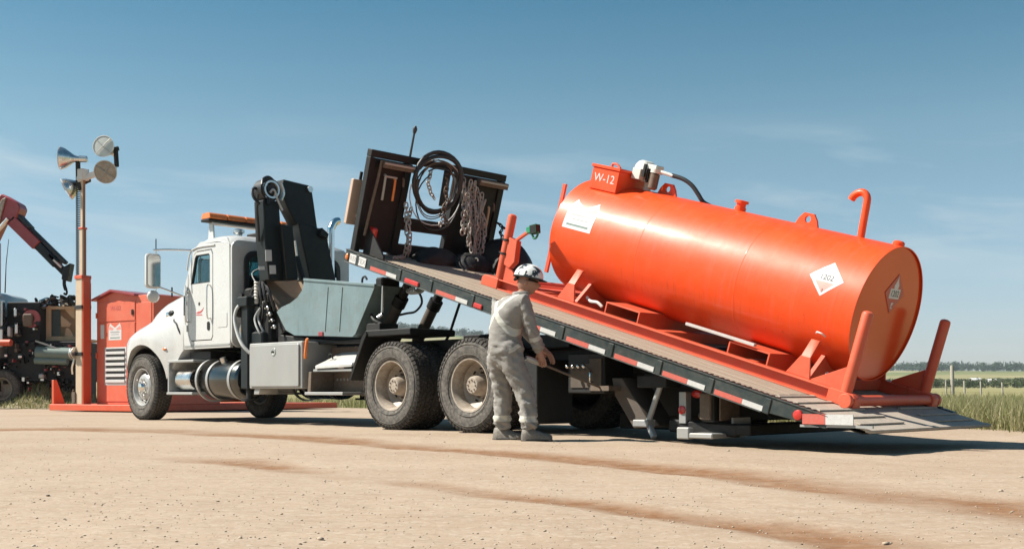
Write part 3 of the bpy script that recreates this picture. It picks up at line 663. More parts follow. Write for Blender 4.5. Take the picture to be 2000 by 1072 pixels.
def loops(outer, inner, n=64):
    """match two loops by angle about the inner centroid"""
    c = (sum(p[0] for p in inner)/len(inner), sum(p[1] for p in inner)/len(inner))
    def ray(loop, a):
        d = (math.cos(a), math.sin(a)); best = 0
        for i in range(len(loop)):
            p = loop[i]; q = loop[(i+1)%len(loop)]; ex, ez = q[0]-p[0], q[1]-p[1]; den = d[0]*ez-d[1]*ex
            if abs(den) < 1e-9: continue
            t = ((p[0]-c[0])*ez-(p[1]-c[1])*ex)/den; u = ((p[0]-c[0])*d[1]-(p[1]-c[1])*d[0])/den
            if t > 0 and -1e-6 <= u <= 1+1e-6: best = max(best, t)
        return (c[0]+d[0]*best, c[1]+d[1]*best)
    an = sorted([2*PI*k/n-PI for k in range(n)]+[math.atan2(p[1]-c[1],p[0]-c[0]) for p in outer+inner])
    an = [a for i, a in enumerate(an) if i == 0 or a-an[i-1] > 1e-4]
    return [ray(outer,a) for a in an], [ray(inner,a) for a in an]
cab = None
for s in (1,-1):
    o_, i_ = loops(CAB_SIDE, DOOR); g = G(); g.frame(o_, i_, fy(s), 1.0, 1.05)
    p = T('cab_side', g, 'white', .006); cab = cab or p
    shrink = lambda l, k: [((x-4.71)*k+4.71, (z-1.9)*k+1.9) for x,z in l]
    o_, i_ = loops(shrink(DOOR,.978), WINL); g = G(); g.frame(o_, i_, fy(s), 1.005, 1.054); door = T('door', g, 'white', .006)
    g = G(); g.prism(shrink(WINL,1.02), s*1.02, s*1.026); 
    pane = mk('window_pane', g, M_['glass'], door)
    o_, i_ = loops([((x-4.72)*1.0+4.72,(z-2.3)*1.0+2.3) for x,z in WINL], [((x-4.72)*.93+4.72,(z-2.3)*.93+2.3) for x,z in WINL]); g = G(); g.frame(o_, i_, fy(s), 1.028, 1.046); T('window_seal', g, 'hose', parent=door)
    g = G(); g.prism(rrect(4.44,1.37,4.51,1.50,.03), s*1.054, s*1.062); T('door_handle', g, 'black', parent=door)
    g = G(); g.tube([(4.42,s*1.06,1.55),(4.42,s*1.11,1.58),(4.42,s*1.11,2.0),(4.42,s*1.06,2.03)], .012, 8); g.tube([(5.06,s*1.06,1.52),(5.06,s*1.10,1.55),(5.05,s*1.10,1.95),(5.04,s*1.06,1.98)], .012, 8); T('grab_rail', g, 'alu', parent=door)
    g = G(); g.box((5.15,s*1.05,1.62),(5.19,s*1.07,1.92)); T('cowl_seal', g, 'hose', .004)
    # logo on the door: dark head over a red wing
    g = G(); g.lathe([(0,.028),(.002,.028),(.002,0)], (4.745,s*1.054,1.775), (0,s,0), 14, 0)
    g.prism([(4.84,1.64),(4.78,1.63),(4.70,1.635),(4.64,1.67),(4.61,1.72),(4.65,1.69),(4.71,1.665),(4.78,1.66)], s*1.0545, s*1.0565, 'y', 1)
    g.prism([(4.83,1.605),(4.66,1.60),(4.66,1.615),(4.83,1.62)], s*1.0545, s*1.0565, 'y', 1)
    mk('door_emblem', g, [M_['ink'], M_['redink']], door)
o_, i_ = loops(rrect(-1.05,1.10,1.05,2.66,.12), rrect(-.82,1.62,.82,2.48,.14), 48)
g = G(); g.frame(o_, i_, lambda a,b,t: (t,a,b), 3.835, 3.875); rear = T('cab_back', g, 'white', .012, seg=2)
g = G(); o_, i_ = loops(rrect(-.86,1.58,.86,2.52,.17), rrect(-.78,1.66,.78,2.44,.12), 48); g.frame(o_, i_, lambda a,b,t: (t,a,b), 3.80, 3.834); T('window_seal', g, 'hose', .008, parent=rear)
g = G(); g.prism(rrect(-.8,1.64,.8,2.46,.13), 3.845, 3.85, 'x'); mk('window_pane', g, M_['glass'], rear)
for y0,y1 in ((-.95,-.72),(.70,.95)):
    for z in (1.25,1.4,1.55): g = G(); 
g = G(); 
sec = []
for x, zt, yw in ((3.84,2.60,.98),(3.90,2.70,1.0),(4.2,2.755,1.01),(4.6,2.755,1.0),(4.85,2.70,.99),(5.0,2.60,.97)):
    sec.append([(x,-yw-.05,zt-.09),(x,-yw,zt-.02),(x,-yw*.8,zt+.02),(x,0,zt+.04),(x,yw*.8,zt+.02),(x,yw,zt-.02),(x,yw+.05,zt-.09)])
V = [p for r in sec for p in r]; n = 7; F = [(i*n+j,i*n+j+1,(i+1)*n+j+1,(i+1)*n+j) for i in range(len(sec)-1) for j in range(n-1)]
g.add(V, F); g.add(sec[0], [tuple(range(7))]); g.add(sec[-1], [tuple(range(7))]); T('cab_roof', g, 'white', 0, 60)
# windscreen and its pillars
g = G(); g.add([(5.215,-.98,2.0),(5.215,.98,2.0),(4.945,.93,2.60),(4.945,-.93,2.60)], [(0,1,2,3)]); mk('windscreen', g, M_['glass'], truck)
g = G(); g.bar((5.225,0,1.6), (5.225,0,2.0), 1.9, .03); g.bar((5.24,0,2.0),(4.95,0,2.62), .04,.04)
for s in (1,-1): g.bar((5.235,s*1.0,1.98),(4.95,s*.98,2.62), .07,.06)
T('windscreen_frame', g, 'white', .01)
g = G(); g.box((3.9,-1.0,1.11),(5.2,1.0,1.16)); g.box((3.92,-.95,1.16),(4.0,.95,1.72)); g.box((4.95,-.95,1.2),(5.15,.95,1.95)); T('cab_floor', g, 'black')
for s in (1,-1):
    g = G(); g.box((4.15,s*.3,1.2),(4.6,s*.75,1.5)); g.box((4.08,s*.3,1.5),(4.2,s*.75,2.2)); T('seat', g, 'black', .04)
g = G(); g.lathe([(-.015,.21),(0,.225),(.015,.21)], (4.78,.52,1.78), (-.8,0,.6), 24, 0, True); T('steering_wheel', g, 'black')
for s in (1,-1):
    for z in (1.42,2.0): g = G(); g.cyl((5.095,s*1.058,z-.05),(5.095,s*1.058,z+.05),.014,n=10); T('door_hinge', g, 'white')
    g = G(); g.prism(rrect(3.96,1.40,4.24,1.62,.03), s*1.051, s*1.056); T('cab_vent', g, 'white', .003)
    g = G(); g.box((3.90,s*1.051,1.13),(5.18,s*1.058,1.165)); T('sill_trim', g, 'plate', .003)
    g = G(); g.tube([(4.30,s*1.058,2.62),(4.95,s*1.056,2.60),(5.10,s*1.056,2.30)], .012, 6); T('drip_rail', g, 'white')
    g = G(); g.tube([(5.25,s*.35,2.02),(5.12,s*.25,2.28),(5.10,s*.2,2.34)], .012, 6); T('wiper', g, 'hose')
for y in (-.95,.95):
    for z in (1.25,1.35,1.45): g = G(); g.box((3.826,y-.06,z),(3.834,y+.06,z+.05)); T('back_rib', g, 'white', .003)
# roof sign plate, light bar
g = G(); g.prism([(4.66,2.72),(4.84,2.70),(4.80,3.0),(4.70,3.03)], .83, .86); g.prism([(4.66,2.72),(4.84,2.70),(4.80,3.0),(4.70,3.03)], -.86, -.83); g.box((4.69,-.86,2.99),(4.81,.86,3.02)); g.bar((4.64,-.4,2.82),(4.64,-.85,2.82),.02,.16); T('light_bar_bracket', g, 'white', .006)
g = G(); g.box((4.63,-.96,3.022),(4.87,.96,3.06)); lb = T('light_bar', g, 'black', .008)
for i in range(6):
    y0 = -.95+i*.3183; g = G(); g.prism([(4.62,3.062),(4.88,3.062),(4.87,3.12),(4.83,3.155),(4.67,3.155),(4.63,3.12)], y0, y0+.306); T('amber_lens', g, 'amber', .008, parent=lb)
g = G(); g.lathe([(0,.05),(.06,.05),(.08,.085),(.12,.085),(.14,.05),(.15,0)], (4.35,.62,2.76), (0,0,1), 18); T('roof_horn', g, 'alu')
g = G(); g.box((4.2,.1,2.78),(4.5,.4,2.86)); g.box((4.15,-.6,2.78),(4.5,-.1,2.88)); T('roof_antenna_base', g, 'black', .02)
# mirrors
for s in (1,-1):
    g = G(); g.tube([(4.97,s*1.05,2.60),(5.22,s*1.3,2.61),(5.36,s*1.47,2.60)], .014, 8); g.tube([(5.16,s*1.05,1.90),(5.28,s*1.28,2.0),(5.36,s*1.44,2.06)], .012, 8); g.tube([(5.42,s*1.40,2.62),(5.42,s*1.40,1.86)], .01, 8); g.tube([(5.47,s*1.37,2.58),(5.49,s*1.37,2.4),(5.49,s*1.37,2.08),(5.47,s*1.37,1.98)], .008, 6)
    arm = T('mirror_arm', g, 'alu'); 
    g = G(); g.prism(rrect(s*1.47-.12 if s>0 else -1.59, 2.02, s*1.47+.12 if s>0 else -1.35, 2.55, .06), 5.35, 5.42, 'x'); T('mirror', g, 'white', .015, parent=arm)
    g = G(); g.prism(rrect(s*1.47-.10, 2.05, s*1.47+.10, 2.52, .05), 5.342, 5.349, 'x'); T('mirror_glass', g, 'chrome', parent=arm)
    g = G(); g.ball((5.39,s*1.46,1.90), .1, 14, 8, (.55,1,.95)); T('spot_mirror', g, 'white', parent=arm)
    g = G(); g.cyl((5.42,s*1.40,2.62),(5.42,s*1.40,2.78),.008); g.cyl((5.3,s*1.2,1.9),(5.3,s*1.2,2.05),.012); T('mirror_rod', g, 'black', parent=arm)
# -- fuel tanks, steps, battery box
for s in (1,-1):
    g = G(); g.lathe([(0,0),(0,.24),(.02,.275),(.05,.29),(.93,.29),(.96,.275),(.98,.24),(.98,0)], (3.62,s*.84,.63), (1,0,0), 40); ft = T('fuel_tank', g, 'darkchrome', 0, 40)
    for x in (3.80,4.40):
        g = G(); g.lathe([(-.03,.293),(-.03,.299),(.03,.299),(.03,.293)], (x,s*.84,.63), (1,0,0), 40); T('tank_strap', g, 'plate', parent=ft)
    g = G(); g.cyl((4.2,s*.95,.89),(4.2,s*.98,.96),.05); T('filler_cap', g, 'alu', parent=ft)
    g = G(); g.box((4.77,s*.70,.90),(5.55,s*1.14,.94)); g.box((4.77,s*.70,.41),(5.55,s*1.16,.45)); g.prism([(5.50,.45),(5.55,.45),(5.55,.90),(5.50,.90)], s*.7, s*1.14); g.box((4.77,s*.70,.45),(5.5,s*.72,.9)); st = T('cab_step', g, 'plate', .008)
    g = G(); g.lathe([(0,0),(0,.15),(.02,.165),(.42,.165),(.44,.15),(.44,0)], (4.98,s*.93,.64), (1,0,0), 28); T('air_canister', g, 'alu', parent=st)
    g = G(); g.lathe([(-.025,.30),(-.025,.325),(.025,.325),(.025,.30)], (4.66,s*.84,.63), (1,0,0), 36); T('wrap_strap', g, 'plate', parent=st)
    g = G(); g.box((4.6,s*.5,.95),(5.2,s*.95,1.06)); T('cab_mount', g, 'soot')
# -- crane behind the cab
def LX(px, py, x):
    """point on the truck's cross plane x seen at a photo position: gives (y, z)"""
    o = T0+x*FW; k = (px-1000)/2166.67
    d = (k*o.y-o.x)/(RT.x-k*RT.y); Zd = o.y+d*RT.y
    return -d, CAM_H+(763.5-py)*Zd/2166.67
crane = G(); crane.box((3.05,-1.05,1.0),(3.55,1.05,1.30)); crane.cyl((3.3,-.2,1.3),(3.3,-.2,1.75),.24,.2,20); crane.box((3.1,-.45,1.3),(3.5,.35,1.55))
crane_o = T('crane_base', crane, 'crane', .02)
poly = [LX(*p,3.2) for p in [(546,352),(596,364),(602,374),(606,400),(613,450),(571,440),(553,405),(541,372)]]
g = G(); g.prism(poly, 3.10, 3.32, 'x'); T('knuckle', g, 'crane', .012)
p = LX(596,372,3.2); g = G(); g.cyl((3.06,p[0],p[1]),(3.36,p[0],p[1]),.045,n=18); T('knuckle_pin', g, 'alu')
poly = [LX(*p_,3.22) for p_ in [(570,436),(624,452),(646,560),(596,560)]]; y_, z_ = LX(600,600,3.22)
g = G(); g.prism(poly, 3.06, 3.40, 'x'); mk('inner_boom', g, M_['crane'], truck, bevel=.012)
g = G(); g.bar((3.22,*LX(612,448,3.22)),(3.22,*LX(625,562,3.22)),.10,.09); g.prism([LX(*q,3.22) for q in [(612,447),(626,460),(622,470),(608,462)]], 3.0,3.46,'x'); T('boom_link', g, 'crane', .01)
poly = [LX(*p_,3.0) for p_ in [(506,392),(536,396),(562,545),(520,545)]]
g = G(); g.prism([LX(*q,3.0) for q in [(505,392),(536,395),(541,470),(562,548),(516,548),(508,470)]], 2.88, 3.12, 'x'); ob = T('outer_boom', g, 'crane', .012)
g = G(); g.prism([LX(*q,2.95) for q in [(537,440),(560,443),(571,548),(548,548)]], 2.80, 3.05, 'x'); T('boom_extension', g, 'crane', .012, parent=ob)
for (a,b,c_,d_) in [((518,488),(530,488),(531,510),(519,510)), ((526,518),(538,518),(539,535),(527,535)), ((505,520),(516,520),(517,527),(506,527))]:
    g = G(); g.prism([LX(*q,2.872) for q in (a,b,c_,d_)], 2.868, 2.874, 'x'); T('warning_label', g, 'sticker', parent=ob)
g = G(); y0,z0 = LX(523,372,2.95); g.lathe([(-.1,.13),(-.1,.16),(.1,.16),(.1,.13)], (2.98,y0,z0), (1,0,0), 24); g.lathe([(-.13,.0),(-.13,.07),(.13,.07),(.13,0)], (2.98,y0,z0), (1,0,0), 16); T('hose_drum', g, 'hose')
for pts in ([(503,400),(495,385),(497,370),(508,366),(515,374)], [(508,362),(514,350),(528,345),(541,352),(546,372),(540,392)], [(520,400),(524,378),(531,374),(537,388),(546,420)], [(500,380),(502,410),(508,440),(513,470)]):
    g = G(); g.tube([(2.85+.05*i,*LX(*q,2.9)) for i,q in enumerate(pts)], .02, 8); T('crane_hose', g, 'hose')
g = G(); g.tube([(2.84,*LX(*q,2.9)) for q in [(523,377),(528,371),(533,376),(537,390),(547,412)]], .014, 8); T('crane_hose', g, 'greyhose')
g = G(); g.lathe([(-.02,.10),(-.02,.125),(.02,.125),(.02,.10)], (2.86,y0,z0), (1,0,0), 24); g.tube([(2.85,y0-.15,z0+.1),(2.85,y0-.19,z0-.02),(2.85,y0-.15,z0-.13)], .022,8); T('drum_ring', g, 'alu')
g = G(); g.cyl((3.18,*LX(574,452,3.05)),(3.05,*LX(590,545,3.05)),.05,n=14); T('boom_cylinder', g, 'crane'); g = G(); g.bar((2.99,*LX(575,470,3.0)),(2.99,*LX(579,500,3.0)),.02,.03); T('boom_rod', g, 'alu')
# outriggers and the clutter between cab and tool box
for s in (1,-1):
    g = G(); g.box((3.34,s*.92,.50),(3.52,s*1.10,1.72)); g.box((3.30,s*.88,1.66),(3.56,s*1.14,1.80)); og = T('outrigger_leg', g, 'crane', .012)
    g = G(); g.cyl((3.43,s*1.01,.36),(3.43,s*1.01,.52),.05); g.cyl((3.43,s*1.01,.33),(3.43,s*1.01,.36),.12,n=18); T('outrigger_foot', g, 'soot', parent=og)
    g = G(); g.ball((3.60,s*1.06,1.60), .085, 14, 9); T('air_horn_bulb', g, 'black')
g = G(); g.box((3.36,.35,1.3),(3.62,.85,2.0)); g.box((3.0,.2,1.2),(3.3,.8,1.75)); g.box((2.95,-.7,1.3),(3.5,-.3,1.9)); T('valve_bank', g, 'soot', .03)
g = G(); g.box((3.0,.30,1.14),(3.62,.96,1.62)); g.box((3.55,.5,1.62),(3.74,.92,1.95)); g.box((3.05,.55,1.62),(3.30,.93,1.86)); T('hydraulic_tank', g, 'black', .03)
for k in range(14):
    x0 = random.uniform(3.05,3.7); z0 = random.uniform(1.55,2.25); g = G(); g.tube([(x0,.80,z0),(x0+random.uniform(-.1,.1),.95,z0-.1),(x0+random.uniform(-.15,.15),.99,z0-.35),(x0+random.uniform(-.2,.2),.9,z0-.6)], random.choice([.012,.018,.022]), 6); T('air_line', g, random.choice(['hose','hose','hose','soot','alu']))
for k in range(7):
    x0 = random.uniform(3.1,3.7); z0 = random.uniform(1.3,1.9); g = G(); g.cyl((x0,.955,z0),(x0,1.0,z0),random.uniform(.02,.045),n=10); T('hydraulic_fitting', g, random.choice(['soot','alu','black']))
g = G(); g.ball((3.42,.52,2.08), .2, 16, 10, (1,1.1,.75)); g.cyl((3.42,.52,2.1),(3.42,.2,2.2),.06); T('air_cleaner', g, 'black')
g = G(); g.tube([(3.3,.98,2.0)]+[(3.3+.0,.98,2.0-.06*i) for i in range(1,6)], .03, 8)
for i in range(7): g.lathe([(-.012,.03),(0,.04),(.012,.03)], (3.3,.98,2.0-.045*i), (0,0,1), 12)
T('coil_spring_line', g, 'pumpwhite')
for k in range(9):
    z = random.uniform(1.2,1.9); x = random.uniform(3.15,3.5); y = random.uniform(.85,1.02); g = G(); g.tube([(x,y,z),(x+.05,y+.06,z-.15),(x-.06,y+.05,z-.35),(x-.1,y-.1,z-.5)], .014, 6); T('air_line', g, 'hose' if k % 3 else 'greyhose')
g = G(); g.tube([(3.38,1.02,1.72),(3.53,1.12,1.68),(3.58,1.16,1.52),(3.50,1.17,1.3),(3.38,1.16,1.12),(3.28,1.1,1.0)], .024, 8); T('suction_hose', g, 'greyhose')
for k in range(5):
    g = G(); g.ball((3.08-.055*k,.97,1.72-.09*k), .025+.012*random.random(), 8, 6); g.cyl((3.08-.055*k,.93,1.72-.09*k),(3.08-.055*k,1.02,1.71-.09*k),.012); T('hydraulic_fitting', g, 'alu')
# -- open steel tub with sloped ends; its near plate is cut away in a curve, tilted towards the rear
def LD(px, py, d):
    """point on the truck's side plane d metres in from the near wheels, seen at a photo position: gives (x, z)"""
    o = T0-(1.25-d)*RT; k = (px-1000)/2166.67; sx_ = (k*o.y-o.x)/(FW.x-k*FW.y); return sx_, CAM_H+(763.5-py)*(o.y+sx_*FW.y)/2166.67
NEAR = [LD(*q,.30) for q in ((594,546),(733,557),(728,570),(694,652),(688,658),(575,655),(558,645),(540,609),(549,600),(566,592),(580,581),(590,566))]
FULL = [LD(*q,.30) for q in ((512,539),(733,557),(694,652),(688,658),(575,655),(558,645))]
g = G(); g.prism(NEAR, .935, .95); tub = T('steel_tub', g, 'tub', .004)
g = G(); g.prism(FULL, .36, .375); T('tub_back_plate', g, 'tubrust', .004, parent=tub)
for k, (i, j) in enumerate(((1,2),(2,3),(3,4),(4,5),(5,0))):
    p_, q_ = FULL[i], FULL[j]; dx, dz = q_[0]-p_[0], q_[1]-p_[1]; L_ = math.hypot(dx,dz); nx, nz = -dz/L_*.012, dx/L_*.012
    g = G(); g.prism([p_, q_, (q_[0]+nx,q_[1]+nz), (p_[0]+nx,p_[1]+nz)], .376, .934); T('tub_floor_plate', g, 'tubrust' if k > 2 else 'tub', parent=tub)
p_, q_ = NEAR[0], NEAR[1]; g = G(); g.bar((p_[0],.945,p_[1]),(q_[0],.945,q_[1]),.04,.035); g.bar((FULL[0][0],.37,FULL[0][1]),(FULL[1][0],.37,FULL[1][1]),.04,.035); T('tub_rim', g, 'tub', .004, parent=tub)
for px_ in (640,668):
    a_ = LD(px_,556,.29); b_ = LD(px_-6,652,.29); g = G(); g.bar((a_[0],.952,a_[1]-.03),(b_[0],.952,b_[1]+.03),.012,.004); T('tub_weld', g, 'tub', parent=tub)
g = G(); p_ = LD(625,652,.28); g.box((p_[0]-.05,.95,p_[1]-.03),(p_[0]+.05,.965,p_[1]+.03)); T('tub_lamp', g, 'boomred', .006, parent=tub)
g = G(); g.prism([(2.95,1.10),(1.0,1.08),(1.0,1.14),(1.5,1.13),(2.3,1.19),(2.95,1.26)], .36,.86); g.prism([(3.16,1.1),(3.27,1.1),(3.27,2.04),(3.24,2.04),(2.72,1.33)], .40,.86); T('tub_cradle', g, 'soot', .01)
g = G(); g.box((.64,.55,1.78),(.78,.85,1.90)); g.box((.68,.6,1.9),(.76,.7,1.95)); T('valve_block', g, 'black', .02)
g = G(); g.tube([(.98,.9,1.84),(.97,.9,1.90),(.92,.9,1.92),(.88,.9,1.88)], .014, 8); T('tub_hook', g, 'hose')
g = G(); g.cyl((.60,.88,1.45),(.585,.88,1.78),.016); g.cyl((.62,.86,1.42),(.66,.9,1.38),.03); T('sight_tube', g, 'alu')
g = G(); g.box((.62,.6,1.2),(.9,.9,1.32)); g.tube([(.86,.85,1.44),(.74,.9,1.36),(.62,.85,1.3)],.022,8); T('pump_block', g, 'soot', .02)
# -- tool box, steps
for s in (1,-1):
    g = G(); g.box((1.98,s*.55,.50),(3.26,s*1.12,1.13)); tb = T('tool_box', g, 'plate', .012)
    g = G(); g.prism(rrect(2.03,.53,3.22,1.10,.03), s*1.121, s*1.145); dr = T('tool_box_door', g, 'plate', .006, parent=tb)
    g = G(); g.lathe([(0,.055),(.006,.055),(.006,.03),(.002,.03),(.002,0)], (2.62,s*1.146,1.0), (0,s,0), 18, 0); g.box((2.60,s*1.146,.985),(2.66,s*1.156,1.01),1); mk('paddle_latch', g, [M_['alu'],M_['black']], tb)
    g = G(); g.prism([(3.05,.42),(3.18,.42),(3.16,.5),(3.02,.5)], s*.8, s*1.1); T('box_bracket', g, 'plate', .005, parent=tb)
    g = G(); g.tube([(1.96,s*1.05,1.15),(1.93,s*1.08,1.13),(1.93,s*1.1,.98),(1.95,s*1.09,.90)], .022, 8); T('hanging_strap', g, 'amber')
    g = G(); g.box((1.07,s*.75,.415),(1.90,s*1.14,.455)); g.box((1.04,s*.72,.72),(1.88,s*1.02,.755)); sb = T('side_step', g, 'plate', .006)
    g = G(); g.box((1.10,s*.70,.455),(1.86,s*.73,.72)); g.prism([(1.82,.455),(1.89,.455),(1.86,.72),(1.80,.72)], s*.73,s*1.1); T('step_riser', g, 'rust', .004, parent=sb)
    for k in range(8):
        g = G(); g.cyl((1.2+.075*k,s*.73,.62),(1.2+.075*k,s*.737,.62),.018,n=10); T('tread_hole', g, 'plate', parent=sb)
    g = G(); g.add([(1.02,s*1.04,.82),(1.80,s*1.04,.80),(1.62,s*.52,1.07),(.80,s*.52,1.07),(1.02,s*1.04,.775),(1.80,s*1.04,.758),(1.62,s*.52,1.03),(.80,s*.52,1.03)], [(0,1,2,3),(4,7,6,5),(0,4,5,1),(1,5,6,2),(2,6,7,3),(3,7,4,0)]); T('sloped_plate', g, 'white', .004, parent=sb)
    for (x,y) in ((1.62,.93),(1.12,.72)):
        g = G(); g.tube([(x+.05,s*y,.87+(.98-y)*.55),(x+.02,s*y,.92+(.98-y)*.55),(x-.03,s*y,.92+(.98-y)*.55),(x-.06,s*y,.86+(.98-y)*.55)], .01, 6); T('plate_handle', g, 'black', parent=sb)
    g = G(); g.box((.80,s*.5,.44),(1.90,s*.70,1.05)); g.box((1.1,s*.6,.40),(1.25,s*.7,.47)); T('step_back_panel', g, 'rust')
# quarter fender before the rear wheels and the platform above them
for s in (1,-1):
    g = G(); g.prism([(.50,1.16),(.53,1.20),(.60,1.14),(.86,.60),(.82,.60),(.56,1.08)], s*.62, s*1.20); T('quarter_fender', g, 'black', .006)
    g = G(); g.box((-.30,s*.46,1.13),(.56,s*1.18,1.21)); T('body_platform', g, 'black', .01)
g = G(); g.box((-2.3,-.62,.94),(.5,.62,1.09)); g.box((-2.9,-.5,.93),(-2.3,.5,1.0)); T('subframe', g, 'soot', .01)
# exhaust stack
g = G(); px0 = LX(646,560,3.65); g.tube([(3.65,px0[0],1.3),(3.65,px0[0],2.2)], .085, 16); g.tube([(3.65,px0[0],2.1),(3.65,px0[0],2.86),(3.65,px0[0]-.02,2.98),(3.65,px0[0]-.08,3.07),(3.65,px0[0]-.15,3.09)], .058, 14, caps=False); T('exhaust_stack', g, 'chrome', 0, 60)
# -- lift cylinders
def HY(x0,z0,x1,z1,y):
    a = Vector((x0,y,z0)); b = Vector((x1,y,z1)); g = G(); g.cyl(a, a.lerp(b,.62), .075, n=18); c = T('lift_cylinder', g, 'brown'); g = G(); g.cyl(a.lerp(b,.60), b, .062, n=16); g.cyl(a.lerp(b,.58), a.lerp(b,.72), .092, n=18); T('cylinder_rod', g, 'black', parent=c)
    g = G(); g.bar(b+Vector((-.1,0,.06)), b+Vector((.12,0,.10)), .16, .14); T('rod_bracket', g, 'soot', parent=c)
HY(1.10,1.12,.50,1.88,.50); HY(1.02,1.12,.47,1.86,-.05)
g = G(); g.tube([(.55,.45,1.78),(.42,.42,1.70),(.40,.4,1.58),(.5,.42,1.48),(.62,.46,1.46),(.74,.5,1.44)], .015, 8); T('hydraulic_line', g, 'hose')
for k in range(4):
    g = G(); g.tube([(.40+.04*k,.52,1.80-.015*k),(.36+.05*k,.55,1.72),(.30+.05*k,.5,1.70),(.26+.05*k,.45,1.77)], .014, 6); T('hydraulic_line', g, 'greyhose')
g = G(); g.tube([(.10,-.05,1.75),(.25,-.05,1.45),(.38,-.05,1.2),(.45,-.05,1.12)], .018, 6); T('safety_chain', g, 'soot')
# -- tilt deck (own frame: x from tail towards the front, z square to the deck)
g = G()
for s in (1,-1): g.prism([(.9,-.24),(7.0,-.24),(7.0,-.06),(.35,-.06)], s*.36, s*.48)
for i in range(13): x = .75+.5*i; g.box((x,-1.2,-.13),(x+.07,1.2,-.05))
g.box((.05,-1.22,-.05),(7.15,1.22,-.042))
deck = T('deck', g, 'soot', .0, loc=DLOC, rot=DROT)
def K_(name, g, m, bevel=0, ang=35): return mk(name, g, M_[m], deck, bevel=bevel, ang=ang)
for s in (1,-1):
    g = G(); g.prism([(.35,-.0),(7.20,-.0),(7.20,-.145),(1.05,-.145),(.35,-.10)], s*1.225, s*1.262)
    g.box((.35,s*1.20,-.002),(7.20,s*1.274,.012)); g.box((.98,s*1.22,-.154),(7.20,s*1.272,-.1435)); K_('side_rail', g, 'rail', .004)
    for x in (6.93,6.10,5.52,4.80,4.12,3.42,2.75,2.14,1.54,.93):
        g = G(); g.box((x-.03,s*1.255,-.148),(x+.035,s*1.274,-.012)); K_('stake_pocket', g, 'rail', .006)
    # dark marks along the rail: tooth shadow and dirt put in as boxes
    g = G()
    for i in range(110):
        x = .5+.06*i; g.box((x,s*1.195,.0115),(x+.024,s*1.272,.0145+.004*random.random()))
    tag(K_('tooth_shadow_dirt', g, 'soot'), kind='stuff')
    for a,b,c_ in ((6.66,6.35,6.15),(5.41,5.07,4.87),(4.05,3.72,3.50),(3.34,3.035,2.815),(2.69,2.40,2.195),(2.085,1.795,1.595),(1.485,1.185,.97)):
        g = G(); g.box((b,s*1.2625,-.140),(a,s*1.268,-.094)); K_('red_tape', g, 'tape_red')
        g = G(); g.box((c_,s*1.2625,-.140),(b-.003,s*1.268,-.094)); K_('white_tape', g, 'tape_white')
    for a,b in ((5.98,5.72),(4.76,4.62)):
        g = G(); g.box((b,s*1.2625,-.140),(a,s*1.282,-.085)); K_('marker_light', g, 'redlens', .012)
    g = G(); g.lathe([(0,.045),(.015,.042),(.022,.025),(.023,0)], (.625,s*1.262,-.065), (0,s,0), 20); K_('tail_reflector', g, 'redlens')
    # level tail stub with its tape, straight under the ramp
    Rv = Matrix.Rotation(TH, 4, 'Y')
    if s < 0: continue
    g = G(); g.box((-.21,-.006,-.05),(.0,.006,.035), 0, Matrix.Translation((.575,s*1.268,-.075)) @ Rv @ Matrix.Translation((.0,0,0))); K_('red_tape', g, 'tape_red')
    g = G(); g.box((-.46,-.006,-.052),(-.213,.006,.033), 0, Matrix.Translation((.575,s*1.268,-.075)) @ Rv); K_('white_tape', g, 'tape_white')
    g = G(); g.box((-.62,-.02,-.075),(.03,.004,-.055), 0, Matrix.Translation((.575,s*1.255,-.075)) @ Rv); K_('tail_lip', g, 'plate')
# planks, front to tail
W_ = 2.40; k = 14; pw = W_/k
for i in range(k):
    y0 = -1.2+pw*i; x1 = 7.12; cuts = [random.uniform(3.4,5.2)]
    xs_ = [.98]+cuts+[x1]
    for a,b in zip(xs_[:-1], xs_[1:]):
        g = G(); dz = random.uniform(-.004,.004); g.box((a+.003,y0+.004,-.04),(b-.003,y0+pw-.004,.004+dz)); K_('plank', g, 'wood', .004)
# steel beaver tail with cleats
g = G(); g.prism([(0,-.012),(.97,-.012),(.97,.003),(0,.0)], -1.225, 1.225); K_('tail_plate', g, 'ramp')
for x in (.12,.30,.50,.72,.9):
    for s in (1,-1):
        g = G(); g.box((x,s*.35,.003),(x+.035,s*1.15,.016)); K_('cleat', g, 'ramp', .003)
g = G(); g.box((-.02,-1.23,-.02),(.03,1.23,.006)); K_('tail_edge', g, 'ramp', .004)
# maker's plate and clearance lamp near the front
g = G(); g.box((6.76,1.2685,-.135),(7.09,1.272,-.028)); K_('name_plate', g, 'sticker')
text('plate_lettering', 'RENTEX', .085, M_['greyink'], deck, Matrix.Translation((6.925,1.2725,-.082)) @ Matrix.Rotation(PI,4,'Z') @ Matrix.Rotation(PI/2,4,'X'), .001)
g = G(); g.ball((7.15,1.27,-.08), .03, 10, 6, (1,.5,1.4)); K_('clearance_lamp', g, 'amber')
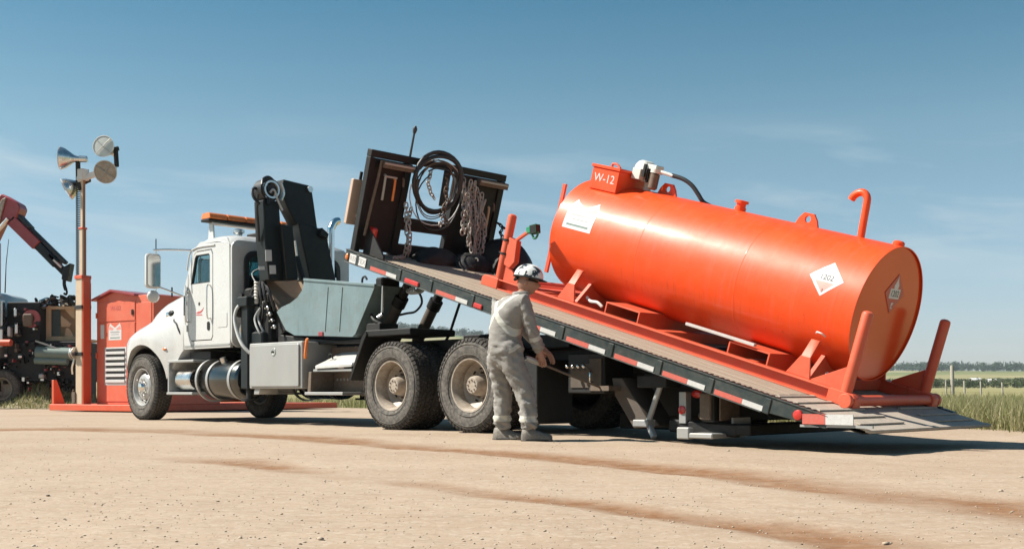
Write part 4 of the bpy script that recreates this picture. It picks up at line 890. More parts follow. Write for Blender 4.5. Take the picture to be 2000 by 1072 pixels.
# -- headboard across the front of the deck
hb = G(); hb.box((7.06,1.06,0),(7.14,1.25,1.26)); 
HX0, HX1 = 7.05, 7.15
def HBp(name, g, m, bevel=.006, ang=35): return mk(name, g, M_[m], head, bevel=bevel, ang=ang)
g = G(); g.box((HX0,-1.06,1.17),(HX1,1.25,1.26)); head = T('headboard', g, 'black', .008, loc=DLOC, rot=DROT)
for y0,y1 in ((1.17,1.25),(.58,.68),(-.30,-.18),(-1.06,-.96)):
    g = G(); g.box((HX0+.005,y0,.0),(HX1-.005,y1,1.168)); HBp('upright', g, 'black')
g = G(); g.box((HX0+.03,.68,.03),(HX1-.02,1.17,1.165)); HBp('steel_sheet', g, 'black')
g = G(); g.box((HX0+.03,-.96,.03),(HX1-.02,-.30,1.165)); HBp('steel_sheet', g, 'black')
g = G(); g.box((HX0+.01,-.18,.34),(HX1-.01,.58,.50)); HBp('cross_beam', g, 'black')
g = G(); g.box((HX0+.01,-.18,.0),(HX1-.01,.58,.16)); HBp('lower_beam', g, 'black')
for y0,y1 in ((.58,1.10),(-1.05,-.52)):
    g = G(); g.box((6.97,y0,1.07),(HX0-.002,y1,1.155)); HBp('lamp_strip', g, 'rust')
    g = G(); g.box((6.955,y0+.01,1.115),(6.969,y1-.01,1.14)); HBp('lamp_strip_cover', g, 'plate', .003)
g = G(); g.tube([(7.0,1.12,1.15),(7.0,1.13,.9),(7.0,1.155,.6),(7.0,1.18,.22)], .018, 8); HBp('grab_bar', g, 'rust', 0)
for y0 in (1.10,-.95):
    g = G(); g.prism([(7.04,.0),(7.04,.33),(7.0,.33),(6.62,.04),(6.62,0)], y0, y0+.03); HBp('side_gusset', g, 'soot')
g = G(); g.box((6.90,1.05,.20),(7.03,1.12,.34)); HBp('stop_lamp', g, 'redlens', .02)
g = G(); g.tube([(7.1,.62,1.18),(7.1,.62,1.50),(7.1,.62,1.56)], [.016,.013,.013], 8); g.tube([(7.1,.62,1.55),(7.1,.62,1.60),(7.1,.62,1.64)], [.02,.03,.012], 10); HBp('beacon_rod', g, 'hose', 0)
# hooks and tools hung on the sheet
for y,z,l,m_ in ((1.02,.98,.30,'plate'),(.86,.95,.26,'amber'),(.73,.98,.1,'rust'),(-.80,.80,.28,'wood_raw'),(-.88,.86,.1,'rust'),(-.66,.9,.22,'rust')):
    g = G(); g.tube([(7.02,y,z),(7.0,y,z-.02),(7.0,y-.01,z-l)], .016, 6); HBp('hanging_tool', g, m_, 0)
g = G(); g.box((6.985,.84,.96),(7.01,1.04,.985)); HBp('tool_rail', g, 'plate')
# work board fixed to the front of the headboard
g = G(); g.box((7.30,1.02,.30),(7.36,1.26,.86)); g.box((7.17,1.1,.4),(7.30,1.15,.44)); HBp('front_board', g, 'pinkboard', .008)
g = G(); g.cyl((7.33,1.14,.86),(7.33,1.14,.96),.02); HBp('front_lamp_stem', g, 'black', 0)
# rubbish, wood and gear heaped in front of the headboard on the deck
for (x0,x1,y0,y1,h,m_) in ((6.6,7.0,-.15,.42,.14,'soot'),(6.45,6.95,-.55,-.15,.12,'soot'),(6.3,6.9,-1.15,-.55,.22,'black'),(6.75,6.98,.45,.6,.12,'rust')):
    pass
# -- rear underbody: control panel, mud flaps, lamps, jack, tow bar
for s in (1,-1):
    g = G(); g.prism([(-3.16,.60),(-3.30,.60),(-3.66,.12),(-3.44,.10),(-3.20,.42)], s*.55, s*.95); T('mud_flap', g, 'brown', .01)
    g = G(); g.prism([(-2.1,.80),(-2.35,.80),(-2.35,.12),(-2.31,.12)], s*.62, s*1.18); T('mud_flap', g, 'soot', .01)
g = G(); g.box((-3.05,.45,.44),(-2.55,.93,.86)); cp = T('control_panel', g, 'soot', .015)
g = G(); g.box((-3.02,.932,.47),(-2.86,.945,.80)); g.box((-2.92,.935,.50),(-2.60,.942,.75)); T('panel_cover', g, 'brown', .004, parent=cp)
for k in range(4):
    g = G(); g.cyl((-2.66-.075*k,.93,.68),(-2.66-.075*k,1.05,.72),.010); g.ball((-2.66-.075*k,1.06,.72), .022, 10, 6); T('control_lever', g, 'chrome', parent=cp)
g = G(); g.tube([(-2.92,.96,.56),(-2.92,1.0,.56),(-2.92,1.0,.66),(-2.92,.96,.66)], .012, 6); T('panel_handle', g, 'chrome', parent=cp)
BS, BE = Vector((-3.09,2.12,.78)), Vector((-3.165,1.10,.495))
g = G(); g.tube([BS, BE], .011, 10); g.prism([(-3.28,.47),(-3.05,.47),(-3.05,.52),(-3.28,.52)], .93, 1.14); tr = T('lever_bar', g, 'rust', 0)
g = G(); g.tube([BS, BS.lerp(BE,.05), BS.lerp(BE,.20), BS.lerp(BE,.24)], [.018,.026,.026,.016], 12); T('bar_grip', g, 'plate', parent=tr)
g = G(); g.tube([(-3.86,1.05,.55),(-3.70,1.05,.16)], .028, 10); g.tube([(-3.82,1.0,.53),(-3.66,1.0,.15)], .018, 8); jk = T('jack_leg', g, 'plate', 0)
g = G(); g.box((-3.74,.98,.12),(-3.56,1.12,.19)); g.bar((-3.72,1.06,.14),(-3.80,1.08,.02),.06,.05); T('jack_foot', g, 'plate', .01, parent=jk)
g = G(); g.box((-3.95,.85,.50),(-3.60,1.1,.62)); T('jack_mount', g, 'soot', .01, parent=jk)
g = G(); g.box((-4.42,-1.0,.18),(-4.28,1.0,.56)); tb_ = T('tail_board', g, 'soot', .012)
for s in (1,-1):
    g = G(); g.box((-4.10,s*.90,.16),(-4.02,s*.99,.46)); bk = T('lamp_bracket', g, 'plate', .004); bk.rotation_euler = (0,-.0,0)
    g = G(); g.lathe([(0,.04),(.012,.04),(.02,.02),(.021,0)], (-4.06,s*.99,.29), (0,s,0), 16); T('side_reflector', g, 'redlens', parent=bk)
    g = G(); g.ball((-4.18,s*.92,.44), .055, 12, 7, (1.2,.4,.7)); T('tail_lamp', g, 'redlens')
    g = G(); g.ball((-4.24,s*.90,.235), .06, 12, 7, (1.1,.4,.7)); T('reverse_lamp', g, 'rust')
    g = G(); g.box((-4.46,s*.62,.19),(-4.44,s*.95,.46)); g.box((-4.40,s*.85,.2),(-4.28,s*1.03,.45)); T('lamp_box', g, 'rust', .02)
g = G(); g.box((-3.9,-.3,.20),(-3.2,.3,.66)); g.box((-4.3,-.14,.06),(-2.6,.14,.24)); g.bar((-3.9,.95,.14),(-4.6,.85,.10),.1,.12); T('tow_stinger', g, 'soot', .015)
g = G(); g.box((-4.24,1.06,.02),(-4.10,1.14,.13)); g.box((-4.5,.6,.03),(-4.24,1.14,.08)); T('stinger_pad', g, 'plate', .01)
g = G(); g.box((-4.50,.50,.08),(-4.48,.80,.22)); T('licence_plate', g, 'sticker', .004)
for k in range(3):
    g = G(); g.lathe([(0,.035),(.01,.03),(.012,0)], (-4.425,.30-.12*k,.12), (-1,0,0), 14); T('tail_marker', g, 'lens')
g = G(); g.box((-4.75,-1.0,.06),(-4.42,.9,.16)); T('under_ride_bar', g, 'soot', .01)
# ------------------------------------------------------------------ orange skid tank on the deck (built in deck coordinates)
TO = (2.8, -.32, .006)
tank = empty('skid_tank'); tank.matrix_world = DM @ Matrix.Translation(TO)
tag(tank, 'long orange cylindrical fuel tank on a skid, lying on the tilted deck', 'fuel tank')
TOFF = (-TO[0], -TO[1], 0)
def Q(name, g, m, bevel=0, ang=35, parent=None, seg=1): return mk(name, g, M_[m] if isinstance(m, str) else [M_[k] for k in m], tank if parent is None else parent, bevel=bevel, ang=ang, off=TOFF, seg=seg)
TY, TZ, TR, TX0, TX1 = -.32, .815, .65, .872, 4.77
g = G(); g.lathe([(0,.640),(0,TR),(.02,TR),(1.30,TR),(2.6,TR),(TX1-TX0-.03,TR),(TX1-TX0,TR-.03),(TX1-TX0+.03,.5),(TX1-TX0+.04,0)], (TX0,TY,TZ), (1,0,0), 96); shell = Q('tank_shell', g, 'orange', 0, 30)
g = G(); g.lathe([(.018,0),(.018,.643)], (TX0,TY,TZ), (1,0,0), 96); Q('tank_end', g, 'orange_gloss', 0, 30, shell)
for x in (2.17,3.47):
    g = G(); g.lathe([(-.008,TR),(-.004,TR+.0012),(.004,TR+.0012),(.008,TR)], (x,TY,TZ), (1,0,0), 96); Q('weld_seam', g, 'orange', 0, 60, shell)
# skid
for s in (1,-1):
    y = TY+s*.80; g = G(); o = s*.05
    g.box((.58,y-.055,0),(5.35,y+.055,.014)); g.box((.58,y-.055,.106),(5.35,y+.055,.12)); g.box((.58,y-.012-o*.6,.014),(5.35,y+.012-o*.6,.106)); Q('skid_rail', g, 'red', .003)
    g = G(); g.prism([(.52,0),(.80,0),(.80,.125),(.56,.125),(.52,.09)], y-.062, y+.062); Q('skid_end_block', g, 'red', .006)
    g = G(); g.prism([(5.20,0),(5.48,0),(5.48,.09),(5.44,.125),(5.20,.125)], y-.062, y+.062); Q('skid_end_block', g, 'red', .006)
    for x, h, d in ((.655,.85,1),(5.24,.87,-1)):
        g = G(); g.tube([(x,y,.10),(x,y,h-.02),(x,y,h),(x,y,h+.012)], [.052,.052,.045,.02], 20); ps = Q('stop_post', g, 'red', 0, 40)
        g = G(); g.prism([(x+d*.04,.12),(x+d*.36,.12),(x+d*.36,.14),(x+d*.05,.34)], y-.012, y+.012); Q('post_gusset', g, 'red', .003, parent=ps)
for x in (.585,5.42):
    g = G(); g.cyl((x,TY-.88,.06),(x,TY+.86,.06), .05, n=20); Q('roll_pipe', g, 'red', 0, 40)
    for s in (1,-1):
        if x < 1: g = G(); g.cyl((x,TY+s*.88,.06),(x,TY+s*.93,.06), .066, n=20); Q('pipe_cap', g, 'red', .006)
for x in (1.15,1.75,2.9,4.17,4.9):
    g = G(); g.box((x-.05,TY-.75,.005),(x+.05,TY+.75,.11)); Q('skid_cross_member', g, 'red', .004)
for x in (4.45,4.62,4.78,5.02):
    g = G(); g.box((x-.02,TY-.75,.10),(x+.02,TY+.75,.118)); Q('walkway_bar', g, 'red', .003)
# saddles: a shaped plate under the tank and a leg each side
for x in (1.16,4.17):
    pts = [(TY-.62,.115)]+[(TY+.66*math.sin(math.radians(a)), TZ-.653*math.cos(math.radians(a))) for a in range(-42,43,7)]+[(TY+.62,.115)]
    g = G(); g.prism(pts, x-.02, x+.02, 'x'); Q('saddle_plate', g, 'red')
    for s in (1,-1):
        g = G(); y = TY+s*.76; g.add([(x-.05,y,.30),(x+.05,y,.30),(x+.05,y-s*.02,.30),(x-.05,y-s*.02,.30),(x-.045,TY+s*.66,.47),(x+.045,TY+s*.66,.47),(x+.045,TY+s*.62,.47),(x-.045,TY+s*.62,.47)], [(0,1,5,4),(2,3,7,6),(1,2,6,5),(3,0,4,7),(4,5,6,7),(0,3,2,1)])
        g.prism([(x-.10,.12),(x+.16,.12),(x+.05,.31),(x-.05,.31)], y-s*.022, y); Q('saddle_leg', g, 'red', .004)
# fork pockets
for x in (3.43,1.80):
    g = G(); y0,y1 = TY-.70,TY+.70; a,b = x-.24,x+.24
    g.box((a,y0,.215),(b,y1,.23)); g.box((a,y0,.06),(a+.02,y1,.215)); g.box((b-.02,y0,.06),(b,y1,.215)); Q('fork_pocket', g, 'red', .003)
g = G(); g.bar((2.58,TY+.70,.262),(1.74,TY+.70,.262),.05,.03); Q('level_bar', g, 'white', .004)
g = G(); g.tube([(4.02,TY+.62,.20),(3.95,TY+.63,.17),(3.85,TY+.63,.18),(3.78,TY+.62,.15)], .018, 8); Q('drain_pipe', g, 'pumpwhite')
g = G(); g.tube([(1.02,TY+.55,.19),(.95,TY+.56,.17),(.86,TY+.56,.18)], .02, 8); Q('drain_pipe', g, 'pumpwhite')
g = G(); g.tube([(1.20,TY+.61,.53),(1.17,TY+.645,.545),(1.12,TY+.645,.54),(1.10,TY+.61,.52)], .008, 6); Q('small_handle', g, 'pumpwhite', parent=shell)
# top fittings
ZT = TZ+TR
g = G(); hx0,hx1,hy0,hy1 = 4.16,4.56,-.50,.06; g.box((hx0,hy0,1.36),(hx1,hy1,1.60)); hatch = Q('hatch_box', g, 'orange', .006)
g = G(); g.box((hx0-.015,hy0-.015,1.60),(hx1+.015,hy1+.015,1.635)); Q('hatch_lid', g, 'orange', .006, parent=hatch)
g = G(); g.tube([(4.42,-.1,1.635),(4.42,-.1,1.67),(4.36,-.1,1.675),(4.30,-.1,1.64)], .014, 8); Q('lid_handle', g, 'red', parent=hatch)
text('hatch_lettering', 'W-12', .13, M_['sticker'], hatch, Matrix.Translation((TOFF[0]+4.36,TOFF[1]+hy1+.001,1.49)) @ Matrix.Rotation(PI,4,'Z') @ Matrix.Rotation(PI/2,4,'X'), .0015)
g = G(); g.cyl((4.04,-.32,1.42),(4.04,-.32,1.56),.045); g.box((3.97,-.40,1.55),(4.10,-.24,1.60)); pump = Q('fuel_pump', g, 'pumpwhite', .008)
g = G(); g.lathe([(-.10,.0),(-.10,.08),(-.07,.10),(.07,.10),(.10,.08),(.10,0)], (4.08,-.27,1.68), (0,1,0), 24); g.box((3.88,-.34,1.66),(4.1,-.2,1.75)); g.box((4.02,-.2,1.56),(4.14,-.12,1.68)); Q('pump_body', g, 'pumpwhite', .006, parent=pump)
g = G(); g.cyl((3.95,-.17,1.55),(3.95,-.17,1.70),.02); g.box((3.965,-.15,1.60),(3.995,-.12,1.74)); Q('pump_bracket', g, 'black', parent=pump)
g = G(); g.lathe([(0,0),(0,.03),(.02,.052),(.17,.052),(.185,.03),(.185,0)], (3.87,-.20,1.48), (0,0,1), 20); Q('filter_bowl', g, 'rust', parent=pump)
g = G(); g.cyl((3.87,-.20,1.665),(3.87,-.20,1.71),.058,n=18); g.tube([(3.84,-.20,1.69),(3.75,-.22,1.685),(3.66,-.24,1.675)], .02, 10); Q('filter_head', g, 'pumpwhite', parent=pump)
g = G(); pts = [(3.68,-.24,1.677),(3.58,-.27,1.67),(3.50,-.29,1.65),(3.42,-.31,1.61),(3.34,-.33,1.54),(3.27,-.36,1.47),(3.22,-.45,1.44),(3.15,-.62,1.38),(3.1,-.75,1.27)]; g.tube(pts, .024, 10); Q('delivery_hose', g, 'hose', parent=pump)
for x in (3.74,1.945):
    o_, i_ = loops([(x-.14,1.44),(x+.14,1.44),(x+.10,1.53),(x+.055,1.585),(x-.055,1.585),(x-.10,1.53)], [(x+.035*math.cos(a*.5236),1.525+.035*math.sin(a*.5236)) for a in range(12)], 20)
    g = G(); g.frame(o_, i_, lambda a,b,t: (a,t,b), -.335, -.305); Q('lifting_lug', g, 'orange', .003)
g = G(); g.lathe([(0,.06),(.05,.06),(.05,.05),(.09,.05),(.09,.072),(.12,.072),(.125,0)], (2.76,TY,1.45), (0,0,1), 20); Q('filler_neck', g, 'orange')
g = G(); g.tube([(1.34,TY,1.44),(1.36,TY,1.62),(1.375,TY,1.78),(1.39,TY,1.84),(1.43,TY,1.875),(1.48,TY,1.87),(1.525,TY,1.835),(1.545,TY,1.79)], .036, 14, caps=True); Q('vent_pipe', g, 'orange', 0, 50)
g = G(); g.lathe([(0,.055),(.04,.055),(.055,.04),(.06,0)], (.95,TY,1.45), (0,0,1), 16); Q('plug', g, 'orange')
g = G(); g.bar((4.93,.055,.30),(4.93,.055,1.34),.03,.05); Q('gauge_bar', g, 'red', .003)
# hose cradle on the front post with its nozzle
yn = TY+.80
g = G(); g.prism([(5.20,.62),(5.06,.60),(5.03,.36),(5.10,.27),(5.20,.30)], yn-.05, yn+.03); g.bar((5.10,yn,.60),(4.93,yn,.74),.035,.035); cradle = Q('nozzle_cradle', g, 'red', .006)
for z in (.42,.58):
    g = G(); g.lathe([(-.012,.054),(-.012,.060),(.012,.060),(.012,.054)], (5.24,yn,z), (0,0,1), 20); g.cyl((5.29,yn,z),(5.34,yn,z),.008); Q('cradle_clamp', g, 'soot', parent=cradle)
g = G(); g.bar((4.94,yn,.74),(4.86,yn,.79),.075,.07,0); g.bar((4.89,yn,.765),(4.80,yn,.80),.085,.10,1); g.tube([(4.88,yn,.73),(4.83,yn,.68),(4.79,yn,.71),(4.79,yn,.77)], .014, 8, 1); Q('fuel_nozzle', g, ['green','black'], .01, parent=cradle)
# decals that follow the shell
def inside(p, poly):
    x, y = p; r = False; n = len(poly)
    for i in range(n):
        x1,y1 = poly[i]; x2,y2 = poly[(i+1)%n]
        if (y1 > y) != (y2 > y) and x < (x2-x1)*(y-y1)/(y2-y1)+x1: r = not r
    return r
def shell_decal(name, x_c, ang_c, w, h, polys, parent, N=110, lift=.0025):
    """polys: [(outline in 0..1 units seen from outside, material index)], later ones on top"""
    g = G()
    for i in range(N):
        for j in range(N):
            u, v = (i+.5)/N, (j+.5)/N; mi = None
            for pl, k in polys:
                if inside((u,v), pl): mi = k
            if mi is None: continue
            q = []
            for a,b in ((i,j),(i+1,j),(i+1,j+1),(i,j+1)):
                x = x_c-(a/N-.5)*w; t = ang_c+(b/N-.5)*h/TR; q.append((x,TY+(TR+lift)*math.cos(t),TZ+(TR+lift)*math.sin(t)))
            g.add(q, [(0,1,2,3)], mi)
    return g
LOGO = [([(0,0),(1,0),(1,.70),(.88,1.0),(.80,.92),(.50,.72),(.20,.92),(.12,1.0),(0,.70)],0), ([(.0,.62),(.30,.56),(.42,.66),(.10,.82)],1), ([(1.0,.62),(.70,.56),(.58,.66),(.90,.82)],1), ([(.14,.42),(.86,.42),(.86,.50),(.14,.50)],2), ([(.2,.30),(.8,.30),(.8,.345),(.2,.345)],2), ([(.12,.10),(.88,.10),(.88,.16),(.12,.16)],3)]
g = shell_decal('logo', 4.375, math.radians(21.5), .43, .36, LOGO, tank); Q('company_decal', g, ['sticker','pink','greyink','greenpipe'], 0, 30, shell)
DIA = [([(.5,0),(1,.5),(.5,1),(0,.5)],0), ([(.5,.10),(.80,.40),(.20,.40)],1), ([(.36,.62),(.64,.62),(.56,.74),(.5,.84),(.44,.74)],0), ([(.18,.44),(.82,.44),(.82,.455),(.18,.455)],2)]  # near placard's red washed to white and pink: sun glare in the colour
g = shell_decal('placard', 1.24, math.radians(20.0), .36, .345, DIA, tank); Q('hazard_placard', g, ['sticker','pink','greyink'], 0, 30, shell)
def shell_text(name, body, size, x_c, ang_c, m):
    me = text_mesh(body, size, .0005)
    for v in me.vertices:
        t = ang_c+v.co.y/TR; r = TR+.004+v.co.z; v.co = (TOFF[0]+x_c-v.co.x, TOFF[1]+TY+r*math.cos(t), TZ+r*math.sin(t))
    me.materials.clear(); me.materials.append(M_[m]); return put(name, me, shell)
shell_text('placard_number', '1202', .072, 1.24, math.radians(20.8), 'ink'); shell_text('placard_class', '3', .045, 1.24, math.radians(9.5), 'ink')
# placard on the shaded end: red diamond, white flame, number panel
g = G(); yc, zc = 1.25-1.63, 1.02; X = TX0+.014
D2 = lambda pts, mi, l: g.prism([(yc+a, zc+b) for a,b in pts], X-l, X-l-.0015, 'x', mi)
D2([(0,-.19),(.19,0),(0,.19),(-.19,0)], 0, 0); 
D2([(-.035,.045),(.035,.045),(.045,.075),(.02,.11),(.0,.165),(-.015,.12),(-.045,.08)], 1, .002); D2([(-.10,-.05),(.10,-.05),(.10,.045),(-.10,.045)], 1, .002)
D2([(-.02,-.145),(.02,-.145),(.02,-.135),(-.02,-.135)], 1, .002); D2([(-.02,-.10),(.0,-.115),(.012,-.14),(.02,-.115),(.02,-.09),(-.02,-.085)], 1, .0022)
Q('hazard_placard', g, ['tape_red','sticker'], 0, 30, shell)
text('placard_number', '1202', .085, M_['ink'], shell, Matrix.Translation((TOFF[0]+X-.0045,TOFF[1]+yc,zc-.004)) @ Matrix.Rotation(-PI/2,4,'Z') @ Matrix.Rotation(PI/2,4,'X'), .0005)
# ------------------------------------------------------------------ worker in grey coveralls
def skin_mesh(name, chains, subdiv=2):
    """chains: list of [(point, radius or (rx,ry)), ...]; equal points are merged into one skeleton"""
    pts = []; rad = []; ed = []; idx = {}
    for ch in chains:
        last = None
        for p, r in ch:
            k = tuple(round(c, 4) for c in p)
            if k not in idx: idx[k] = len(pts); pts.append(k); rad.append(r if isinstance(r, tuple) else (r,r))
            i = idx[k]
            if last is not None and last != i: ed.append((last,i))
            last = i
    me = bpy.data.meshes.new(name); me.from_pydata(pts, ed, []); me.update()
    o = bpy.data.objects.new(name, me); COL.objects.link(o)
    o.modifiers.new('skin', 'SKIN')
    sd = me.skin_vertices[0].data if me.skin_vertices else None
    if sd is None:
        bpy.context.view_layer.objects.active = o; sd = me.skin_vertices.new(name='skin').data if hasattr(me.skin_vertices,'new') else me.skin_vertices[0].data
    for i, r in enumerate(rad): sd[i].radius = r; sd[i].use_root = (i == 0)
    s = o.modifiers.new('sub', 'SUBSURF'); s.levels = subdiv; s.render_levels = subdiv
    dg = bpy.context.evaluated_depsgraph_get(); out = bpy.data.meshes.new_from_object(o.evaluated_get(dg))
    bpy.data.objects.remove(o); bpy.data.meshes.remove(me); out.name = name
    out.polygons.foreach_set('use_smooth', [True]*len(out.polygons)); return out
PO = Vector((0.05, 10.50, float(yard_h(np.array(.05), np.array(10.5)))))
person = empty('person', PO); tag(person, 'worker in grey coveralls and patterned white hard hat reaching under the deck', 'person')
Fv = Vector((.80,.60,0)); Rv_ = Vector((.60,-.80,0)); UP = Vector((0,0,1))
V3 = lambda x, y, z: Vector((x-PO.x, y-PO.y, z-PO.z+.0))
pel = V3(-.075,10.50,.83); spn = V3(-.065,10.50,1.03); chs = V3(-.005,10.525,1.225); nck = V3(.085,10.56,1.375); hd0 = V3(.118,10.565,1.43)
hipR = pel+Rv_*.10+UP*-.07; hipL = pel-Rv_*.10+UP*-.07
kneR = V3(.125,10.42,.46); ankR = V3(.170,10.37,.10); kneL = V3(-.085,10.62,.46); ankL = V3(-.095,10.66,.10)
shR = chs+Rv_*.19+UP*.08; shL = chs-Rv_*.19+UP*.08
elR = V3(.190,10.37,1.03); wrR = V3(.265,10.44,.835); elL = V3(.12,10.76,1.06); wrL = V3(.30,10.72,.88)
mid = lambda a, b, t: a.lerp(b, t)
cover = skin_mesh('coverall', [
    [(pel,.178),(mid(pel,spn,.5),.168),(spn,.166),(mid(spn,chs,.5),.174),(chs,.176),(mid(chs,nck,.55),.115),(nck,.070)],
    [(pel,.178),(hipR,.122),(mid(hipR,kneR,.4),.112),(kneR,.090),(mid(kneR,ankR,.45),.086),(mid(ankR,kneR,.12),.080),(ankR+UP*.005,.078)],
    [(pel,.178),(hipL,.122),(mid(hipL,kneL,.4),.112),(kneL,.090),(mid(kneL,ankL,.45),.086),(mid(ankL,kneL,.12),.080),(ankL+UP*.005,.078)],
    [(chs,.176),(shR,.082),(mid(shR,elR,.4),.070),(elR,.060),(mid(elR,wrR,.5),.055),(wrR,.045)],
    [(chs,.176),(shL,.082),(mid(shL,elL,.4),.070),(elL,.060),(mid(elL,wrL,.5),.055),(wrL,.045)]], 3)
# baggy folds: displace along normals with ripples that ring the limbs and gather at waist, knees and ankles
co = np.empty(len(cover.vertices)*3); cover.vertices.foreach_get('co', co); co = co.reshape(-1,3); no = np.empty_like(co).ravel(); cover.vertices.foreach_get('normal', no); no = no.reshape(-1,3)
x,y,z = co.T; fold = .0055*np.sin(z*62+9*(x+y)+3*np.sin(x*17+z*6))+.0050*np.sin(z*41-26*x+18*y+2*np.sin(y*20+z*9))+.0035*np.sin(z*105+30*x-22*y+2.5*np.sin(x*31))
amt = .55+.9*np.exp(-((z-.16)/.14)**2)+.8*np.exp(-((z-.80)/.12)**2)+.6*np.exp(-((z-.45)/.12)**2)
from mathutils import noise as mn
rid = np.array([mn.ridged_multi_fractal(Vector((p[0]*11+p[2]*4, p[1]*11-p[2]*3, p[2]*19+p[0]*9)), .9, 2.1, 3, 1.0, 2.0) for p in co]); rid = np.clip((rid-.9)/1.2, -1, 1)
co += no*((.3*fold+.022*rid)*amt)[:,None]; cover.vertices.foreach_set('co', co.ravel()); cover.update()
m = bpy.data.materials.new('grey_coverall_cloth'); nt, N, K, B = nodes(m)
tcn = N('ShaderNodeTexCoord'); P_ = tcn.outputs['Object']
cc = mixc(rng(noise(7, 6), .35, .7), (.32,.305,.28), (.25,.235,.215))
sx = N('ShaderNodeSeparateXYZ'); K(P_, sx.inputs[0])
def lin(a, b, c_, d):     # a*x+b*y+c*z+d
    q = mthf('ADD', mthf('ADD', mthf('MULTIPLY', sx.outputs[0], a), mthf('MULTIPLY', sx.outputs[1], b)), mthf('ADD', mthf('MULTIPLY', sx.outputs[2], c_), d)); return q
def mthf(op, a, b=0):
    n = N('ShaderNodeMath', operation=op)
    for i, v in ((0,a), (1,b)):
        if isinstance(v, (int,float)): n.inputs[i].default_value = v
        else: K(v, n.inputs[i])
    return n.outputs[0]
def mixk_(c_):
    n = N('ShaderNodeMix', data_type='RGBA', blend_type='MULTIPLY'); n.inputs[0].default_value = 1; K(c_, n.inputs[6]); n.inputs[7].default_value = (.84,.84,.84,1); return n.outputs[2]
def band(v, w): return mthf('LESS_THAN', mthf('ABSOLUTE', v), w)
cr_ = chs-Vector((0,0,0)); rr2 = Rv_
# sewn reflective cross on the back, bands on cuffs and ankles
u_ = lin(Rv_.x, Rv_.y, 0, -Rv_.dot(chs)); w_ = mthf('SUBTRACT', sx.outputs[2], chs.z-.02)
back = mthf('LESS_THAN', lin(Fv.x, Fv.y, 0, -Fv.dot(chs)), .02); tors = mthf('GREATER_THAN', sx.outputs[2], .93-PO.z)
armside = mthf('LESS_THAN', mthf('ABSOLUTE', u_), .185)
s1 = band(mthf('SUBTRACT', mthf('MULTIPLY', u_, 1.35), w_), .036); s2 = band(mthf('ADD', mthf('MULTIPLY', u_, 1.35), w_), .036)
xx = mthf('MULTIPLY', mthf('MULTIPLY', mthf('MAXIMUM', s1, s2), mthf('MULTIPLY', back, tors)), armside)
legs = mthf('MULTIPLY', band(mthf('SUBTRACT', sx.outputs[2], .205), .028), mthf('LESS_THAN', sx.outputs[2], .4))
dR = (wrR-elR).normalized(); tA = lin(dR.x, dR.y, dR.z, -dR.dot(mid(elR,wrR,.35)))
armb = mthf('MULTIPLY', band(tA, .02), mthf('GREATER_THAN', lin(Rv_.x,Rv_.y,0,-Rv_.dot(mid(elR,wrR,.5))), -.075))
msk = mthf('MAXIMUM', xx, mthf('MAXIMUM', legs, armb))
cc = mixk_(mixc(msk, cc, (.55,.54,.48))); K(cc, B.inputs['Base Color']); B.inputs['Roughness'].default_value = .88; B.inputs['Specular IOR Level'].default_value = .2
bp = N('ShaderNodeBump'); bp.inputs['Strength'].default_value = .45; bp.inputs['Distance'].default_value = .025; mpd = N('ShaderNodeMapping'); mpd.inputs['Rotation'].default_value = (.5,.6,.3); mpd.inputs['Scale'].default_value = (1.2,1.2,2.6); K(P_, mpd.inputs[0]); rn = N('ShaderNodeTexNoise'); rn.noise_type = 'RIDGED_MULTIFRACTAL'; rn.inputs['Scale'].default_value = 9; rn.inputs['Detail'].default_value = 3; K(mpd.outputs[0], rn.inputs['Vector']); K(rng(rn.outputs[0], 0, 2.2), bp.inputs['Height']); K(bp.outputs[0], B.inputs['Normal'])
cover.materials.append(m)
# body: neck, arms and hands grown as one skin, head shaped onto it
def hand(wr, fwd, side, curl):
    """palm and five fingers of unequal length, curled"""
    f = fwd.normalized(); s = side.normalized(); c = curl.normalized(); ch = []
    palm = wr+f*.045; kn = wr+f*.085; ch.append([(wr,.026),(palm,.034)])
    for k, L in ((-.03,.062),(-.01,.075),(.011,.07),(.03,.055)):
        b = kn+s*k; ch.append([(palm,.034),(b,.0105),(b+f*L*.45+c*.012,.0095),(b+f*L*.75+c*.034,.0088),(b+f*L*.82+c*.056,.0078)])
    t = palm+s*-.036-f*.012; ch.append([(palm,.034),(t,.013),(t-s*.014+f*.028+c*.012,.0105),(t-s*.01+f*.052+c*.026,.009)])
    return ch
chn = [[(spn,.10),(chs,.11),(nck,.054),(hd0,.052)], [(chs,.11),(shR,.05),(elR,.042),(wrR,.026)], [(chs,.11),(shL,.05),(elL,.042),(wrL,.026)], [(spn,.10),(pel,.1)], [(pel,.1),(hipR,.07),(kneR,.05),(ankR,.04)], [(pel,.1),(hipL,.07),(kneL,.05),(ankL,.04)]]
fR = (wrR-elR).normalized()*.7+UP*-.5; fL = (wrL-elL)
body = skin_mesh('body', chn+hand(wrR, fR, Rv_*.7+Fv*.7, Fv*.5-Rv_*.6)+hand(wrL, fL, Rv_, -UP), 2)
